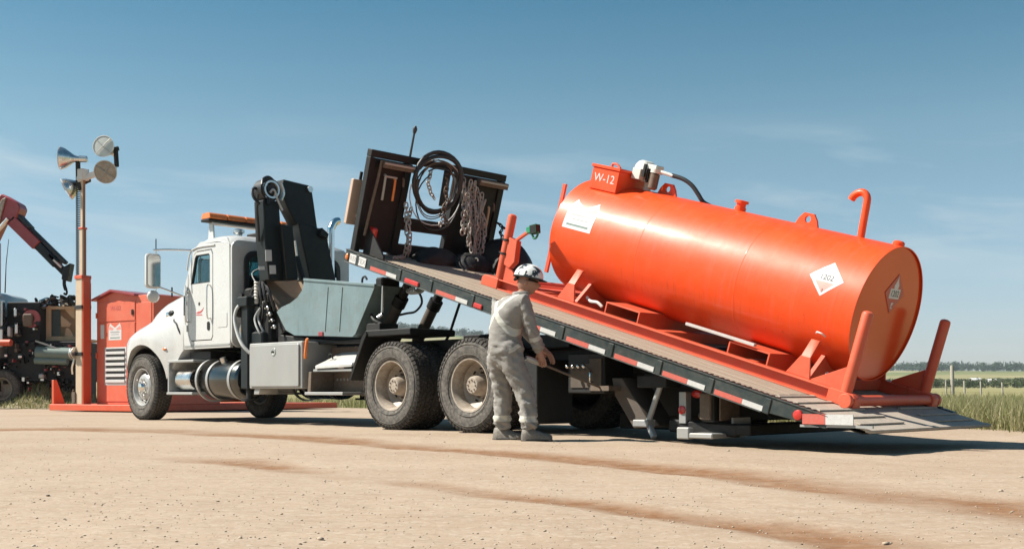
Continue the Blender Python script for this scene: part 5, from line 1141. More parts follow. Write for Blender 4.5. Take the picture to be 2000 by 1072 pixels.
# head: ellipsoid with brow, nose, jaw and ears, facing Hf
Hf = Vector((.97,-.10,-.20)).normalized(); Hs = Hf.cross(UP).normalized(); Hu = Hs.cross(Hf).normalized(); hc = hd0+Vector((.035,.015,.075))
hv = []; hf = []; NA, NB = 36, 26
for i in range(NB+1):
    t = PI*i/NB
    for j in range(NA):
        a = 2*PI*j/NA; X, Y, Z = math.sin(t)*math.cos(a), math.sin(t)*math.sin(a), math.cos(t)
        fx, sy, uz = X*.098, Y*.074, Z*.118
        if X > 0: fx *= .93+.07*(1-abs(Y))
        if Z < -.1: sy *= 1-.26*min(1,(-Z-.1)/.8); fx += .006*X
        g_ = lambda a0,z0,wa,wz: math.exp(-((math.atan2(Y,X)-a0)/wa)**2-((Z-z0)/wz)**2) if X > 0 else 0
        fx += .026*g_(0,-.17,.16,.13)+.012*g_(0,.0,.10,.16)+.007*g_(0,.25,.6,.10)-.010*g_(.42,.06,.18,.10)-.010*g_(-.42,.06,.18,.10)+.009*g_(0,-.50,.3,.06)+.008*g_(0,-.62,.26,.05)-.006*g_(0,-.56,.3,.02)+.014*g_(0,-.85,.4,.12)
        hv.append(hc+Hf*fx+Hs*sy+Hu*uz)
for i in range(NB):
    for j in range(NA): hf.append((i*NA+j,(i+1)*NA+j,(i+1)*NA+(j+1)%NA,i*NA+(j+1)%NA))
for s in (1,-1):
    b = len(hv); ec = hc+Hs*s*.074-Hf*.012-Hu*.012
    for i in range(7):
        t = PI*i/6
        for j in range(10):
            a = 2*PI*j/10; hv.append(ec+Hf*(.018*math.sin(t)*math.cos(a))+Hs*(s*.012*math.cos(t))+Hu*(.032*math.sin(t)*math.sin(a)))
    for i in range(6):
        for j in range(10): hf.append((b+i*10+j,b+(i+1)*10+j,b+(i+1)*10+(j+1)%10,b+i*10+(j+1)%10))
bm = bmesh.new(); bm.from_mesh(body); nv = [bm.verts.new(p) for p in hv]; bm.verts.ensure_lookup_table()
for f in hf:
    try: bm.faces.new([nv[i] for i in f])
    except ValueError: pass
bmesh.ops.recalc_face_normals(bm, faces=bm.faces); bm.to_mesh(body); bm.free(); body.polygons.foreach_set('use_smooth', [True]*len(body.polygons))
body.materials.clear(); body.materials.append(mat('tanned_skin', (.40,.21,.14), .55, col2=(.34,.165,.11), scale=14, amt=.6)); put('body', body, person)
put('coverall', cover, person)
# hard hat: shell, brim, suspension band; goggles; collar
g = G(); hc2 = hc+Hu*.045-Hf*.004; prof = []
n_, k_ = 36, 10; vs = []; fs = []
for i in range(k_+1):
    t = (PI/2)*i/k_
    for j in range(n_):
        a = 2*PI*j/n_; q = hc2+Hf*(.142*math.sin(t)*math.cos(a))+Hs*(.118*math.sin(t)*math.sin(a))+Hu*(.128*math.cos(t)+.004*(abs(math.sin(a)) < .12)*math.sin(t)*(i < k_)); vs.append(q)
for i in range(k_):
    for j in range(n_): fs.append((i*n_+j,(i+1)*n_+j,(i+1)*n_+(j+1)%n_,i*n_+(j+1)%n_))
g.add(vs, fs, 0)
m = bpy.data.materials.new('patterned_hat'); nt, N, K, B = nodes(m); tcn = N('ShaderNodeTexCoord'); vo = N('ShaderNodeTexVoronoi'); vo.inputs['Scale'].default_value = 24; nz_ = N('ShaderNodeTexNoise'); nz_.inputs['Scale'].default_value = 22; ad_ = N('ShaderNodeMix', data_type='RGBA'); ad_.inputs[0].default_value = .09; K(tcn.outputs['Object'], nz_.inputs[0]); K(tcn.outputs['Object'], ad_.inputs[6]); K(nz_.outputs[1], ad_.inputs[7]); K(ad_.outputs[2], vo.inputs['Vector'])
sp = N('ShaderNodeSeparateColor'); K(vo.outputs['Color'], sp.inputs[0]); P_ = tcn.outputs['Object']
K(mixc(mthf('GREATER_THAN', sp.outputs[0], .66), (.66,.66,.63), (.03,.035,.04)), B.inputs['Base Color']); B.inputs['Roughness'].default_value = .3
hat = mk('hard_hat', g, m, person, ang=60)
g = G(); vs = []; fs = []
for j in range(n_):
    a = 2*PI*j/n_; ex = 1.0+.22*max(0,math.cos(a))**2+.06
    for rr, dz in ((.97,.004),(ex,-.006),(ex,-.014),(.97,-.010)):
        vs.append(hc2+Hf*(.142*rr*math.cos(a))+Hs*(.118*rr*math.sin(a))+Hu*dz)
for j in range(n_):
    k = (j+1)%n_
    for q in range(4): fs.append((j*4+q,k*4+q,k*4+(q+1)%4,j*4+(q+1)%4))
g.add(vs, fs); mk('hat_brim', g, M_['black'], hat, ang=40)
g = G(); g.tube([hc+Hf*(.088*math.cos(a))+Hs*(.082*math.sin(a))+Hu*.018 for a in np.linspace(-1.5,1.5,15)], .012, 8); mk('goggles', g, M_['black'], person)
g = G(); g.tube([hc2-Hf*.10-Hu*.02+Hs*.06, hc2-Hf*.125-Hu*.045, hc2-Hf*.10-Hu*.02-Hs*.06], .014, 8); mk('hat_band', g, M_['black'], hat)
g = G(); g.tube([nck+UP*.015+Fv*(.062*math.cos(a))+Rv_*(.068*math.sin(a)) for a in np.linspace(0,2*PI,18)[:-1]], .022, 8, closed=True); cl_ = mk('collar', g, cover.materials[0], person)
# boots
for ank, d in ((ankR, Vector((.90,.05,0)).normalized()), (ankL, Vector((.85,-.30,0)).normalized())):
    sd_ = d.cross(UP); b = Vector((ank.x,ank.y,0)); g = G(); secs = []
    for t, w, h, z0 in ((-.085,.030,.05,.005),(-.075,.040,.11,.004),(-.03,.047,.13,.004),(.03,.045,.115,.004),(.09,.047,.085,.004),(.15,.050,.065,.004),(.19,.042,.055,.006),(.207,.022,.035,.01)):
        c = b+d*t; secs.append([c-sd_*w+UP*z0, c+sd_*w+UP*z0, c+sd_*w*1.0+UP*(z0+h*.5), c+sd_*w*.62+UP*(z0+h*.92), c+UP*(z0+h), c-sd_*w*.62+UP*(z0+h*.92), c-sd_*w+UP*(z0+h*.5)])
    nn = 7; g.add([p for s_ in secs for p in s_], [(i*nn+j,i*nn+(j+1)%nn,(i+1)*nn+(j+1)%nn,(i+1)*nn+j) for i in range(len(secs)-1) for j in range(nn)]+[tuple(range(nn)), tuple(range((len(secs)-1)*nn,len(secs)*nn))])
    bt = mk('boot', g, mat('dusty_boot', (.16,.145,.125), .7, col2=(.08,.07,.06), scale=18, dust=(.4,.34,.27), dust_amt=.5), person, ang=70)
    g = G(); g.prism([((b+d*t+sd_*w).x,(b+d*t+sd_*w).y) for t,w in ((-.088,.03),(-.03,.05),(.09,.052),(.16,.052),(.21,.02))]+[((b+d*t-sd_*w).x,(b+d*t-sd_*w).y) for t,w in ((.21,.02),(.16,.052),(.09,.052),(-.03,.05),(-.088,.03))], 0, .014, 'z'); mk('boot_sole', g, M_['soot'], bt)
# ------------------------------------------------------------------ chains, hose and pallet gear on the headboard
def deckpt(x, y, z): return DM @ Vector((x, y, z))
def link_mesh(L=.062, W=.036, r=.0075):
    pts = []
    for i in range(14):
        a = 2*PI*i/14; s_ = 1 if math.cos(a) > 0 else -1
        pts.append((s_*(L-W)/2+W/2*math.cos(a), W/2*math.sin(a), 0))
    g = G(); g.tube(pts, r, 6, closed=True); return g
LK = link_mesh()
def chain(name, label, pts, group=None, step=.046, sc=1.0, jit=.1, mt='chain'):
    P2 = [Vector(p) for p in pts]; g = G(); d = 0; k = 0
    for a, b in zip(P2[:-1], P2[1:]):
        L = (b-a).length; t = d
        while t < L:
            c = a+(b-a)*(t/L); dr = (b-a).normalized(); rot = dr.to_track_quat('X','Z').to_matrix().to_4x4(); M = Matrix.Translation(c) @ rot @ Matrix.Rotation((PI/2)*(k%2)+random.uniform(-jit,jit)*4, 4, 'X') @ Matrix.Scale(sc, 4)
            g.add([M @ Vector(v) for v in LK.v], LK.f); k += 1; t += step*sc
        d = t-L
    base = P2[-1]; o = mk(name, g, M_[mt], None, ang=60, off=(-base.x,-base.y,-base.z)); o.location = base
    return tag(o, label, 'chain', group)
def hang(x, y, z0, z1, n=4, dx=.02):   # hangs straight down in the world from a deck point
    a = deckpt(x, y, z0); L = (z0-z1)*math.cos(TH); return [a+Vector((random.uniform(-dx,dx),random.uniform(-dx,dx),-L*i/n)) for i in range(n+1)]
# near chain down the inner upright, pooled on the boards
a = hang(6.99,.62,.66,.10); chain('chain', 'rusty pale chain hanging down the left upright of the headboard', a+[deckpt(6.86,.62,.03), deckpt(6.78,.76,.025), deckpt(6.70,.9,.025)], sc=1.25)
a = hang(6.97,.57,.62,.1); chain('chain', 'second strand of chain behind the one on the left upright', a+[deckpt(6.9,.52,.03)], sc=1.2)
GR = 'chains bunched on the right side of the headboard'
CH = [(-.22,1.10,.34),(-.30,1.08,.22),(-.36,1.05,.16),(-.42,1.08,.04),(-.50,1.0,.18),(-.58,.95,.04),(-.64,.86,.10),(-.46,.80,.0),(-.33,.9,.42),(-.54,.7,.02)]
for i, (y, z0, z1) in enumerate(CH):
    a = hang(6.96-.02*(i%2),y,z0,z1,5,.03); chain('chain', 'steel chain in the bunch hanging right of the headboard opening', a, GR, sc=1.25, jit=.4)
chain('chain', 'loop of chain drooping from the middle of the headboard top', [deckpt(6.98,.34,1.12), deckpt(6.97,.36,.98), deckpt(6.97,.28,.86), deckpt(6.97,.20,.80)], sc=1.1)
chain('chain', 'short chain dangling past the right edge of the headboard', hang(6.98,-1.04,.62,.36,4,.05), sc=1.2, mt='soot')
chain('chain', 'short chain low on the right edge of the headboard', hang(6.98,-.98,.30,.10,3,.04), sc=1.2, mt='soot')
chain('chain', 'chain looped in the centre of the headboard opening', hang(7.0,.06,1.10,.46,6,.03), sc=1.25, mt='rust')
chain('chain', 'thin chain beside the lower edge of the headboard opening', hang(6.98,.02,.60,.44,3,.03), sc=1.1)
def pile(name, label, c, n, r, mt='chain'):
    pts = [deckpt(c[0]+random.uniform(-r,r)*.8, c[1]+random.uniform(-r,r), c[2]+.02+random.uniform(0,.07)) for i in range(n)]; return chain(name, label, pts, sc=1.35, jit=.6, mt=mt)
pile('chain_pile', 'loose heap of pale chain on the deck in front of the headboard', (6.15,-.62,.0), 16, .16)
pile('chain_pile', 'small heap of chain at the foot of the headboard right side', (6.55,-.25,.05), 7, .07)
# coiled hose hung over the top beam
def coil(name, label, cy, cz, r, n, rad, mt, sq=1.0, ph=0):
    pts = []
    for i in range(n*28+1):
        a = 2*PI*i/28+ph; q = deckpt(6.95-.012*i/28+.008*math.sin(a*2), cy+(r+.02*math.sin(a*.37+ph)+.012*math.sin(3*a+i*.05))*math.cos(a), cz-.02*math.sin(a*.23)+(r+.018*math.cos(a*.41+ph)+.014*math.sin(2*a+1+i*.03))*math.sin(a)*sq); pts.append(q)
    b = deckpt(6.95, cy, cz-r); g = G(); g.tube(pts, rad, 8); o = mk(name, g, M_[mt], ang=60, off=(-b.x,-b.y,-b.z)); o.location = b; return tag(o, label, 'hose')
coil('hose_coil', 'thick black hose coiled over the top beam of the headboard', .22, 1.02, .375, 2, .026, 'hose')
coil('hose_coil', 'thin pale cable looped below the black hose coil', .21, .88, .42, 1, .008, 'greyhose', 1.0, .2)
coil('hose_coil', 'thin dark cable looped inside the black hose coil', .22, .96, .34, 2, .010, 'hose', 1.0, .5)
coil('hose_coil', 'slack dark cable sagging lowest under the hose coil', .16, .80, .36, 1, .009, 'hose', 1.15, .9)
coil('hose_coil', 'thin tan rope looped twice inside the hose coil', .24, .92, .30, 2, .007, 'rust', 1.2, 2.2)
# hoist strap in the opening
g = G(); M = [deckpt(7.0,.05,1.17), deckpt(7.0,.04,.95), deckpt(7.0,.03,.72)]; b = M[-1]
for p, q in zip(M[:-1], M[1:]): g.bar(p-b, q-b, .09, .03, up=(0,1,0))
g.ball(M[0]-b+Vector((0,0,-.03)), .05); o = mk('lifting_strap', g, M_['soot']); o.location = b; tag(o, 'dark strap hanging in the middle of the headboard opening', 'strap')
# black bags of rigging slumped at the foot of the headboard
def slump(name, label, c, sx, sy, h, seed, mt='black'):
    r_ = random.Random(seed); g = G(); n_, m_ = 26, 12; ph = [r_.uniform(0,6.28) for _ in range(8)]; b = deckpt(*c); R3 = DM.to_3x3()
    vs = []
    for i in range(m_+1):
        t = (PI/2)*i/m_
        for j in range(n_):
            a = 2*PI*j/n_; k = 1+.13*math.sin(3*a+ph[0])+.09*math.sin(5*a+ph[1]+3*t)+.06*math.sin(9*a+ph[2]+5*t)
            vs.append(R3 @ Vector((sx*k*math.sin(t)*math.cos(a), sy*k*math.sin(t)*math.sin(a), h*math.cos(t)*(1+.15*math.sin(4*a+ph[3])*math.sin(t)))))
    fs = [(i*n_+j,(i+1)*n_+j,(i+1)*n_+(j+1)%n_,i*n_+(j+1)%n_) for i in range(m_) for j in range(n_)]
    g.add(vs, fs); o = mk(name, g, M_[mt], ang=50); o.location = b; return tag(o, label, 'bag')
slump('rigging_bag', 'black rigging bag slumped below the headboard opening', (6.82,.12,.004), .20,.36,.20,1,'soot')
slump('rigging_bag', 'large dark tarp bundle spread at the right foot of the headboard', (6.55,-.86,.004), .46,.36,.44,2,'soot')
slump('rigging_bag', 'low dark bundle between the black bag and the tarp', (6.66,-.36,.004), .24,.32,.20,3,'soot')
# ------------------------------------------------------------------ light plant skid behind the truck (x along its length away, y to the left)
LA = math.radians(58)   # long axis direction in the world
lx = Vector((math.cos(LA), math.sin(LA), 0)); LP0 = Vector((-9.75, 24.9, 0))
plant = empty('light_tower', LP0, LA); tag(plant, 'orange skid light tower with cream mast and four floodlights', 'light tower')
def LT(name, g, m, bevel=0, ang=35, parent=None): return mk(name, g, M_[m] if isinstance(m, str) else [M_[k] for k in m], plant if parent is None else parent, bevel=bevel, ang=ang)
# local: x along axis (away), y left; the lit end faces -x.  y=0 is the left corner of the skid, body to -y
g = G(); g.box((-.05,-2.24,.03),(6.2,.95,.17)); LT('skid_base', g, 'red', .01)
for y in (.86,-2.16):
    g = G(); g.prism([(-.02,.17),(.28,.17),(.06,.72),(-.02,.72)], y-.04, y+.04); LT('skid_post', g, 'red', .006)
HY0, HYP, HYM, HY1 = -.27, -.85, -1.61, -2.18      # house: left corner, ridge, seam, right corner
g = G(); g.prism([(HY0,.172),(HY0,2.50),(HYP,2.67),(HYM,2.55),(HYM,.172)], .30, 2.2, 'x'); house = LT('generator_house', g, 'faded', .008)
for (ya,za),(yb,zb) in (((HY0+.06,2.48),(HYP,2.672)), ((HYP,2.672),(HYM-.04,2.545))):
    g = G(); g.add([(.20,ya,za+.004),(.20,yb,zb+.004),(2.25,yb,zb+.004),(2.25,ya,za+.004),(.20,ya,za+.05),(.20,yb,zb+.05),(2.25,yb,zb+.05),(2.25,ya,za+.05)], [(0,1,2,3),(4,7,6,5),(0,4,5,1),(2,6,7,3),(0,3,7,4),(1,5,6,2)]); LT('house_roof', g, 'boomred', parent=house)
g = G(); g.box((.29,HY1,.172),(2.2,HYM-.003,2.56)); LT('side_cabinet', g, 'faded', .008, parent=house)
g = G(); g.prism(rrect(HY0-.04,.24,HYM+.04,1.98,.02), .285, .298, 'x'); LT('end_door', g, 'faded', .004, parent=house)
g = G(); g.prism(rrect(HY0-.04,2.02,HYM+.04,2.44,.02), .285, .298, 'x'); LT('end_hatch', g, 'faded', .004, parent=house)
g = G(); g.box((.280,-1.30,.60),(.284,-.57,1.44)); LT('louvre_frame', g, 'sticker', .002, parent=house)
for k in range(6):
    z = .66+.125*k; g = G(); g.box((.255,-1.26,z),(.279,-.62,z+.06)); LT('louvre_slat', g, 'sticker', .003, parent=house)
    g = G(); g.box((.272,-1.25,z+.062),(.2795,-.63,z+.123)); LT('louvre_gap', g, 'ink', parent=house)
g = G(); g.box((.279,-.43,1.64),(.284,-.55,1.95)); LT('white_label', g, 'sticker', parent=house)
def flat_decal(polys, y0, y1, z0, z1, x, N=80):
    g = G()
    for i in range(N):
        for j in range(N):
            u, v = (i+.5)/N, (j+.5)/N; mi = None
            for pl, k in polys:
                if inside((u,v), pl): mi = k
            if mi is None: continue
            q = [(x, y0+(y1-y0)*a/N, z0+(z1-z0)*b/N) for a,b in ((i,j),(i+1,j),(i+1,j+1),(i,j+1))]; g.add(q, [(0,1,2,3)], mi)
    return g
LT('company_decal', flat_decal(LOGO, -.70, -1.13, 1.60, 1.98, .2835), ['sticker','pink','greyink','greenpipe'], parent=house)
text('unit_lettering', 'W-02', .15, M_['redink'], house, Matrix.Translation((.283,-.94,2.30)) @ Matrix.Rotation(-PI/2,4,'Z') @ Matrix.Rotation(PI/2,4,'X'), .001)
for y_, z_ in ((-1.50,1.1),(-1.50,2.2),(-1.9,1.4)):
    g = G(); g.box((.262,y_-.03,z_-.06),(.283,y_+.03,z_+.06)); LT('latch', g, 'soot', .006, parent=house)
g = G(); g.box((.278,-2.12,.40),(.288,-1.68,2.40)); LT('cabinet_door', g, 'faded', .004, parent=house)
for z in (1.2,2.1):
    g = G(); g.cyl((.27,HY0-.03,z),(.27,HY0-.03,z+.12),.02); LT('hinge', g, 'red', parent=house)
# fuel tank further along the skid
g = G(); g.lathe([(0,0),(0,.42),(.05,.45),(2.9,.45),(2.95,.42),(2.95,0)], (2.7,-.7,.65), (1,0,0), 32); LT('skid_fuel_tank', g, 'orange')
# mast: box section in steps, braces, coiled cable
MY, MX = -.05, .10
g = G(); g.box((MX-.12,MY-.13,.172),(MX+.12,MY-.02,2.95)); g.box((MX-.13,MY-.02,.172),(MX+.13,MY+.11,3.0)); 
g = G(); g.box((MX-.11,MY-.11,.172),(MX+.11,MY+.11,3.0)); mast = LT('mast_base', g, 'cream', .008)
g = G(); g.box((MX-.10,MY-.15,.172),(MX+.10,MY-.112,3.02)); g.box((MX+.115,MY-.11,.172),(MX+.14,MY+.12,2.9)); LT('mast_channel', g, 'red', .006, parent=mast)
g = G(); g.box((MX-.055,MY-.055,3.0),(MX+.055,MY+.055,4.1)); g.box((MX-.038,MY-.038,4.1),(MX+.038,MY+.038,5.40)); LT('mast_extension', g, 'cream', .006, parent=mast)
g = G(); g.box((MX-.02,MY-.068,3.0),(MX+.035,MY-.056,4.1)); g.box((MX-.02,MY-.052,4.1),(MX+.03,MY-.039,5.38)); LT('mast_back', g, 'rustpole', .004, parent=mast)
for z in (3.02,4.12,2.35,1.3):
    g = G(); g.box((MX-.13,MY-.13,z-.04),(MX+.13,MY+.13,z+.04)) if z < 3.1 else g.box((MX-.07,MY-.07,z-.02),(MX+.07,MY+.07,z+.02)); LT('mast_collar', g, 'red' if z > 3 else 'soot', .006, parent=mast)
g = G(); pts = []
for i in range(60*8):
    a = 2*PI*i/8; pts.append((MX-.03+.05*math.cos(a), MY+.12+.05*math.sin(a), 2.9+2.42*i/480))
g.tube(pts, .010, 5); LT('coiled_cable', g, 'soot', parent=mast)
g = G(); g.lathe([(-.05,.03),(-.05,.14),(-.03,.14),(-.03,.09),(.03,.09),(.03,.14),(.05,.14),(.05,.03)], (MX-.1,MY+.14,1.32), (0,1,0), 20); g.tube([(MX-.1,MY+.16,1.2),(MX-.12,MY+.22,1.0),(MX-.08,MY+.26,.85)],.02,6); LT('winch', g, 'alu', parent=mast)
g = G(); g.box((MX-.14,MY+.1,.2),(MX-.02,MY+.2,.45)); g.tube([(MX-.1,MY+.2,.5),(MX-.1,MY+.25,.35),(MX-.05,MY+.2,.25)],.02,6); LT('mast_cleat', g, 'rust', parent=mast)
# lamp head: crossbar in world x, four bowls
def floodlight(c, d, r, lit_lens):
    """bowl spun about d (opening direction), neck behind"""
    R = Matrix.Rotation(-LA, 4, 'Z'); lc = R @ (Vector(c)-LP0); ld = (R.to_3x3() @ Vector(d)).normalized()
    g = G(); g.lathe([(0,r),(-.02,r*.99),(-.10,r*.86),(-.20,r*.58),(-.27,r*.36),(-.34,r*.26),(-.40,r*.24),(-.42,0)], lc, ld, 28, 0); lamp = LT('floodlight', g, 'alu', 0, 50, mast)
    g = G(); g.lathe([(-.004,r*1.0),(.012,r*1.03),(.014,r*.97),(.0,r*.95)], lc, ld, 28, 0, True); LT('lamp_rim', g, 'sticker', 0, 50, mast)
    g = G(); g.lathe([(.004,r*.95),(.016,r*.5),(.02,0)], lc, ld, 28, 0); LT('lamp_lens', g, 'lens' if lit_lens else 'rim', 0, 50, mast)
    o_ = ld.orthogonal().normalized(); o2 = ld.cross(o_); g = G()
    for q_ in (o_, o2): g.tube([lc+q_*r*.97+ld*.02, lc+ld*.035, lc-q_*r*.97+ld*.02], .008, 5)
    LT('guard_wire', g, 'plate', 0, 50, mast)
    g = G(); g.lathe([(-.40,.0),(-.40,.075),(-.55,.075),(-.57,.05),(-.57,0)], lc, ld, 14, 0); LT('ballast_neck', g, 'soot' if not lit_lens else 'alu', 0, 40, mast)
MP = LP0+lx*MX+Vector((-lx.y,lx.x,0))*MY
pz = MP.y/2166.67
def wpt(px, py, dy=0): y = MP.y+dy; return Vector(((px-1000)/2166.67*y, y, CAM_H+(763.5-py)*y/2166.67))
floodlight(wpt(202,286,-.25), (-.10,-.97,.08), .24, True)
floodlight(wpt(206,336,-.35), (.05,-.96,-.26), .25, False)
floodlight(wpt(119,309,-.1), (-.99,-.12,.02), .25, True)
floodlight(wpt(130,370,.1), (-.84,-.25,-.48), .25, False)
g = G(); R = Matrix.Rotation(-LA, 4, 'Z'); L_ = lambda v: R @ (v-LP0)
g.bar(L_(wpt(152,352)), L_(wpt(226,326)), .10, .12); g.box((MX-.1,MY-.1,5.2),(MX+.1,MY+.1,5.45)); bar_ = LT('lamp_crossbar', g, 'sticker', .01, parent=mast)
for p, q in (((152,310),(153,352)), ((226,292),(228,326)), ((152,352),(158,372)), ((222,292),(232,290))):
    g = G(); g.bar(L_(wpt(*p)), L_(wpt(*q)), .07, .09); LT('lamp_yoke', g, 'soot', .008, parent=mast)
# ------------------------------------------------------------------ boom truck at the left edge of the yard
BT0 = Vector((-14.0, 30.0, 0)); boom = empty('boom_truck', BT0, 0); tag(boom, 'dark crane truck with red folding boom, cut off by the left edge', 'truck')
def B_(name, g, m, bevel=0, ang=35, parent=None): return mk(name, g, M_[m] if isinstance(m, str) else [M_[k] for k in m], boom if parent is None else parent, bevel=bevel, ang=ang)
S_ = 30.7/2166.67
def bx(px): return (px-1000)*S_-BT0.x
def bz(py): return CAM_H+(763.5-py)*S_
def rect(px0, py0, px1, py1, y0, y1): return (bx(px0), y0, bz(py1)), (bx(px1), y1, bz(py0))
# cab behind the left edge of the picture
cabp = [(bx(-95),bz(700)),(bx(16),bz(700)),(bx(18),bz(640)),(bx(12),bz(578)),(bx(0),bz(572)),(bx(-70),bz(572)),(bx(-95),bz(640))]
g = G(); g.prism(cabp, -.2, 2.1); bc = B_('cab', g, 'cabgrey', .03)
g = G(); g.prism([(bx(-60),bz(640)),(bx(4),bz(640)),(bx(4),bz(584)),(bx(-48),bz(584))], -.22, -.202); B_('window', g, 'ink', .0, parent=bc)
g = G(); g.prism(rrect(bx(8),bz(688),bx(14),bz(662),.03), -.22, -.205); B_('door_handle', g, 'black', parent=bc)
g = G(); g.prism(rrect(bx(12),bz(645),bx(23),bz(585),.05), -.55, -.45); g.tube([(bx(14),-.5,bz(582)),(bx(5),-.3,bz(576))],.02,6); B_('mirror', g, 'alu', .01, parent=bc)
g = G(); g.tube([(bx(-8),-.1,bz(572)),(bx(8),-.1,bz(570)),(bx(18),-.1,bz(578))], .03, 8); B_('roof_rail', g, 'alu', parent=bc)
g = G(); g.box(*rect(-90,770,18,700,-.1,1.9)); B_('chassis_side', g, 'soot', .03)
g = G(); g.box(*rect(-6,745,14,730,-.35,.2)); g.box(*rect(-6,772,22,764,-.38,.2)); g.box(*rect(-4,764,2,745,-.3,.1)); B_('access_step', g, 'cabgrey', .01)
# body: black headache rack, crates, tanks
g = G(); g.box(*rect(30,745,165,668,.2,1.9)); B_('flat_body', g, 'soot', .02)
g = G(); g.box(*rect(26,668,90,592,.3,1.8)); B_('headache_rack', g, 'black', .02)
g = G(); g.cyl((bx(28),-.2,bz(672)),(bx(52),-.25,bz(672)),.09,n=16); B_('orange_tube', g, 'red')
g = G(); g.box(*rect(20,680,30,645,-.1,.4)); g.box(*rect(22,640,30,590,-.1,.1)); B_('exhaust_guard', g, 'alu', .02)
for (a,b,c_,d_,m_) in ((66,640,84,616,'rust'),(48,622,54,605,'alu'),(50,655,56,632,'alu'),(36,660,42,640,'white'),(30,700,36,692,'alu'),(56,702,64,694,'alu'),(96,740,106,730,'plate')):
    g = G(); p, q = rect(a,b,c_,d_,-.02,.19); g.box(p, q); B_('body_fitting', g, m_, .03)
g = G(); g.lathe([(-.04,.10),(-.04,.24),(.04,.24),(.04,.10)], (bx(80),.1,bz(625)), (0,1,0), 22, 0, True); B_('hose_reel', g, 'boomred')
g = G(); g.cyl((bx(92),.05,bz(690)),(bx(160),.05,bz(693)),.17,n=24); g.cyl((bx(90),.0,bz(705)),(bx(152),.0,bz(707)),.10,n=18); B_('green_pipe', g, 'greenpipe')
g = G(); g.bar((bx(92),-.05,bz(668)),(bx(162),-.05,bz(692)),.03,.04); B_('pale_pole', g, 'plate')
g = G()
for k in range(46):
    x0 = random.uniform(66,150); y0 = random.uniform(575,596); g.tube([(bx(x0),random.uniform(.4,1.5),bz(y0+10)),(bx(x0+random.uniform(-8,8)),random.uniform(.4,1.5),bz(y0)),(bx(x0+random.uniform(-16,16)),random.uniform(.4,1.5),bz(y0+random.uniform(0,9)))], random.uniform(.02,.05), 6, random.choice([0,0,1,2,0,3]))
tag(B_('loose_gear', g, ['soot','hose','rust','alu']), kind='stuff')
g = G()
for k in range(120):
    a_ = random.uniform(24,165); b_ = random.uniform(600,790) if a_ < 90 else random.uniform(672,790); w_ = random.uniform(1.5,7); h_ = random.uniform(1.5,9); y0 = random.uniform(-.05,.15); g.box(*rect(a_,b_+h_,a_+w_,b_,y0,.22), random.choice([0,0,0,1,2,3,0,4]))
tag(B_('small_fittings', g, ['soot','alu','rust','black','boomred'], .004), kind='stuff')
# open tan crate of timber
cr = empty('timber_crate', BT0+Vector((bx(126),1.0,bz(665)))); tag(cr, 'open tan timber crate on the bed of the red boom truck', 'crate')
def CR(name, g, m='wood_raw'): return mk(name, g, M_[m], cr, bevel=.008, off=(-bx(126),-1.0,-bz(665)))
for x0 in (92,158):
    g = G(); g.box(*rect(x0,664,x0+8,597,.62,.72)); CR('post', g)
g = G(); g.box(*rect(100,663,160,600,1.32,1.36)); CR('back_panel', g)
for y0 in (598,657):
    g = G(); g.box(*rect(100,y0+6,158,y0,.64,.70)); CR('rail', g)
for a,b in (((122,612),(147,612)),((118,640),(140,640))):
    pass
g = G(); g.prism([(bx(122),bz(600)),(bx(145),bz(600)),(bx(146),bz(622)),(bx(138),bz(618))], .70,.74); CR('brace', g); g = G(); g.prism([(bx(118),bz(615)),(bx(139),bz(632)),(bx(134),bz(638)),(bx(119),bz(638))], .70,.74); CR('brace', g); g = G(); g.prism([(bx(128),bz(640)),(bx(134),bz(640)),(bx(146),bz(661)),(bx(126),bz(661))], .70,.74); CR('brace', g)
g = G(); g.box(*rect(92,666,166,661,.6,1.9)); CR('floor_board', g)
# wheels
def truckwheel(px, y):
    rim = put('wheel', RIM_R, boom, (bx(px), y, .53), (0, random.random(), PI)); put('tyre', TYRE_R, rim)
for px in (25,-20,-75):
    truckwheel(px, .1); truckwheel(px, 1.7)
g = G(); g.box(*rect(-90,742,170,724,.7,1.3)); B_('frame', g, 'soot', .02)
g = G(); g.box(*rect(44,785,165,742,.5,1.6)); B_('outrigger_box', g, 'soot', .03)
g = G(); g.box(*rect(108,760,132,718,.25,.5)); B_('tool_locker', g, 'black', .02)
g = G(); g.tube([(bx(26),.2,bz(575)),(bx(28),.2,bz(520)),(bx(33),.2,bz(472))], [.018,.012,.008], 6); B_('whip_aerial', g, 'soot')
# boom: three telescoping boxes, joint and hook
def seg(p, q, w, y0, y1): 
    a = Vector((bx(p[0]),bz(p[1]))); b = Vector((bx(q[0]),bz(q[1]))); d = (b-a).normalized(); n = Vector((-d.y,d.x))*w/2; return [tuple(a+n),tuple(b+n),tuple(b-n),tuple(a-n)]
g = G(); g.prism([(bx(-40),bz(470)),(bx(-10),bz(395)),(bx(8),bz(380)),(bx(40),bz(398)),(bx(44),bz(408)),(bx(36),bz(428)),(bx(20),bz(440)),(bx(8),bz(430)),(bx(-25),bz(500))], .55, 1.05); B_('boom_joint', g, 'boomred', .03)
g = G(); g.prism([(bx(10),bz(392)),(bx(18),bz(388)),(bx(4),bz(440)),(bx(-30),bz(480)),(bx(-24),bz(450))], .48, .54); B_('joint_plate', g, 'rim', .01)
g = G(); g.cyl((bx(-6),.5,bz(462)),(bx(22),.5,bz(430)),.055,n=14); B_('boom_cylinder', g, 'alu')
g = G(); g.prism(seg((24,430),(75,480),.30,0,0), .55, .98); b1 = B_('boom_section', g, 'boomred', .02)
g = G(); g.prism(seg((60,464),(112,517),.235,0,0), .60, .93); B_('boom_section', g, 'crane', .02)
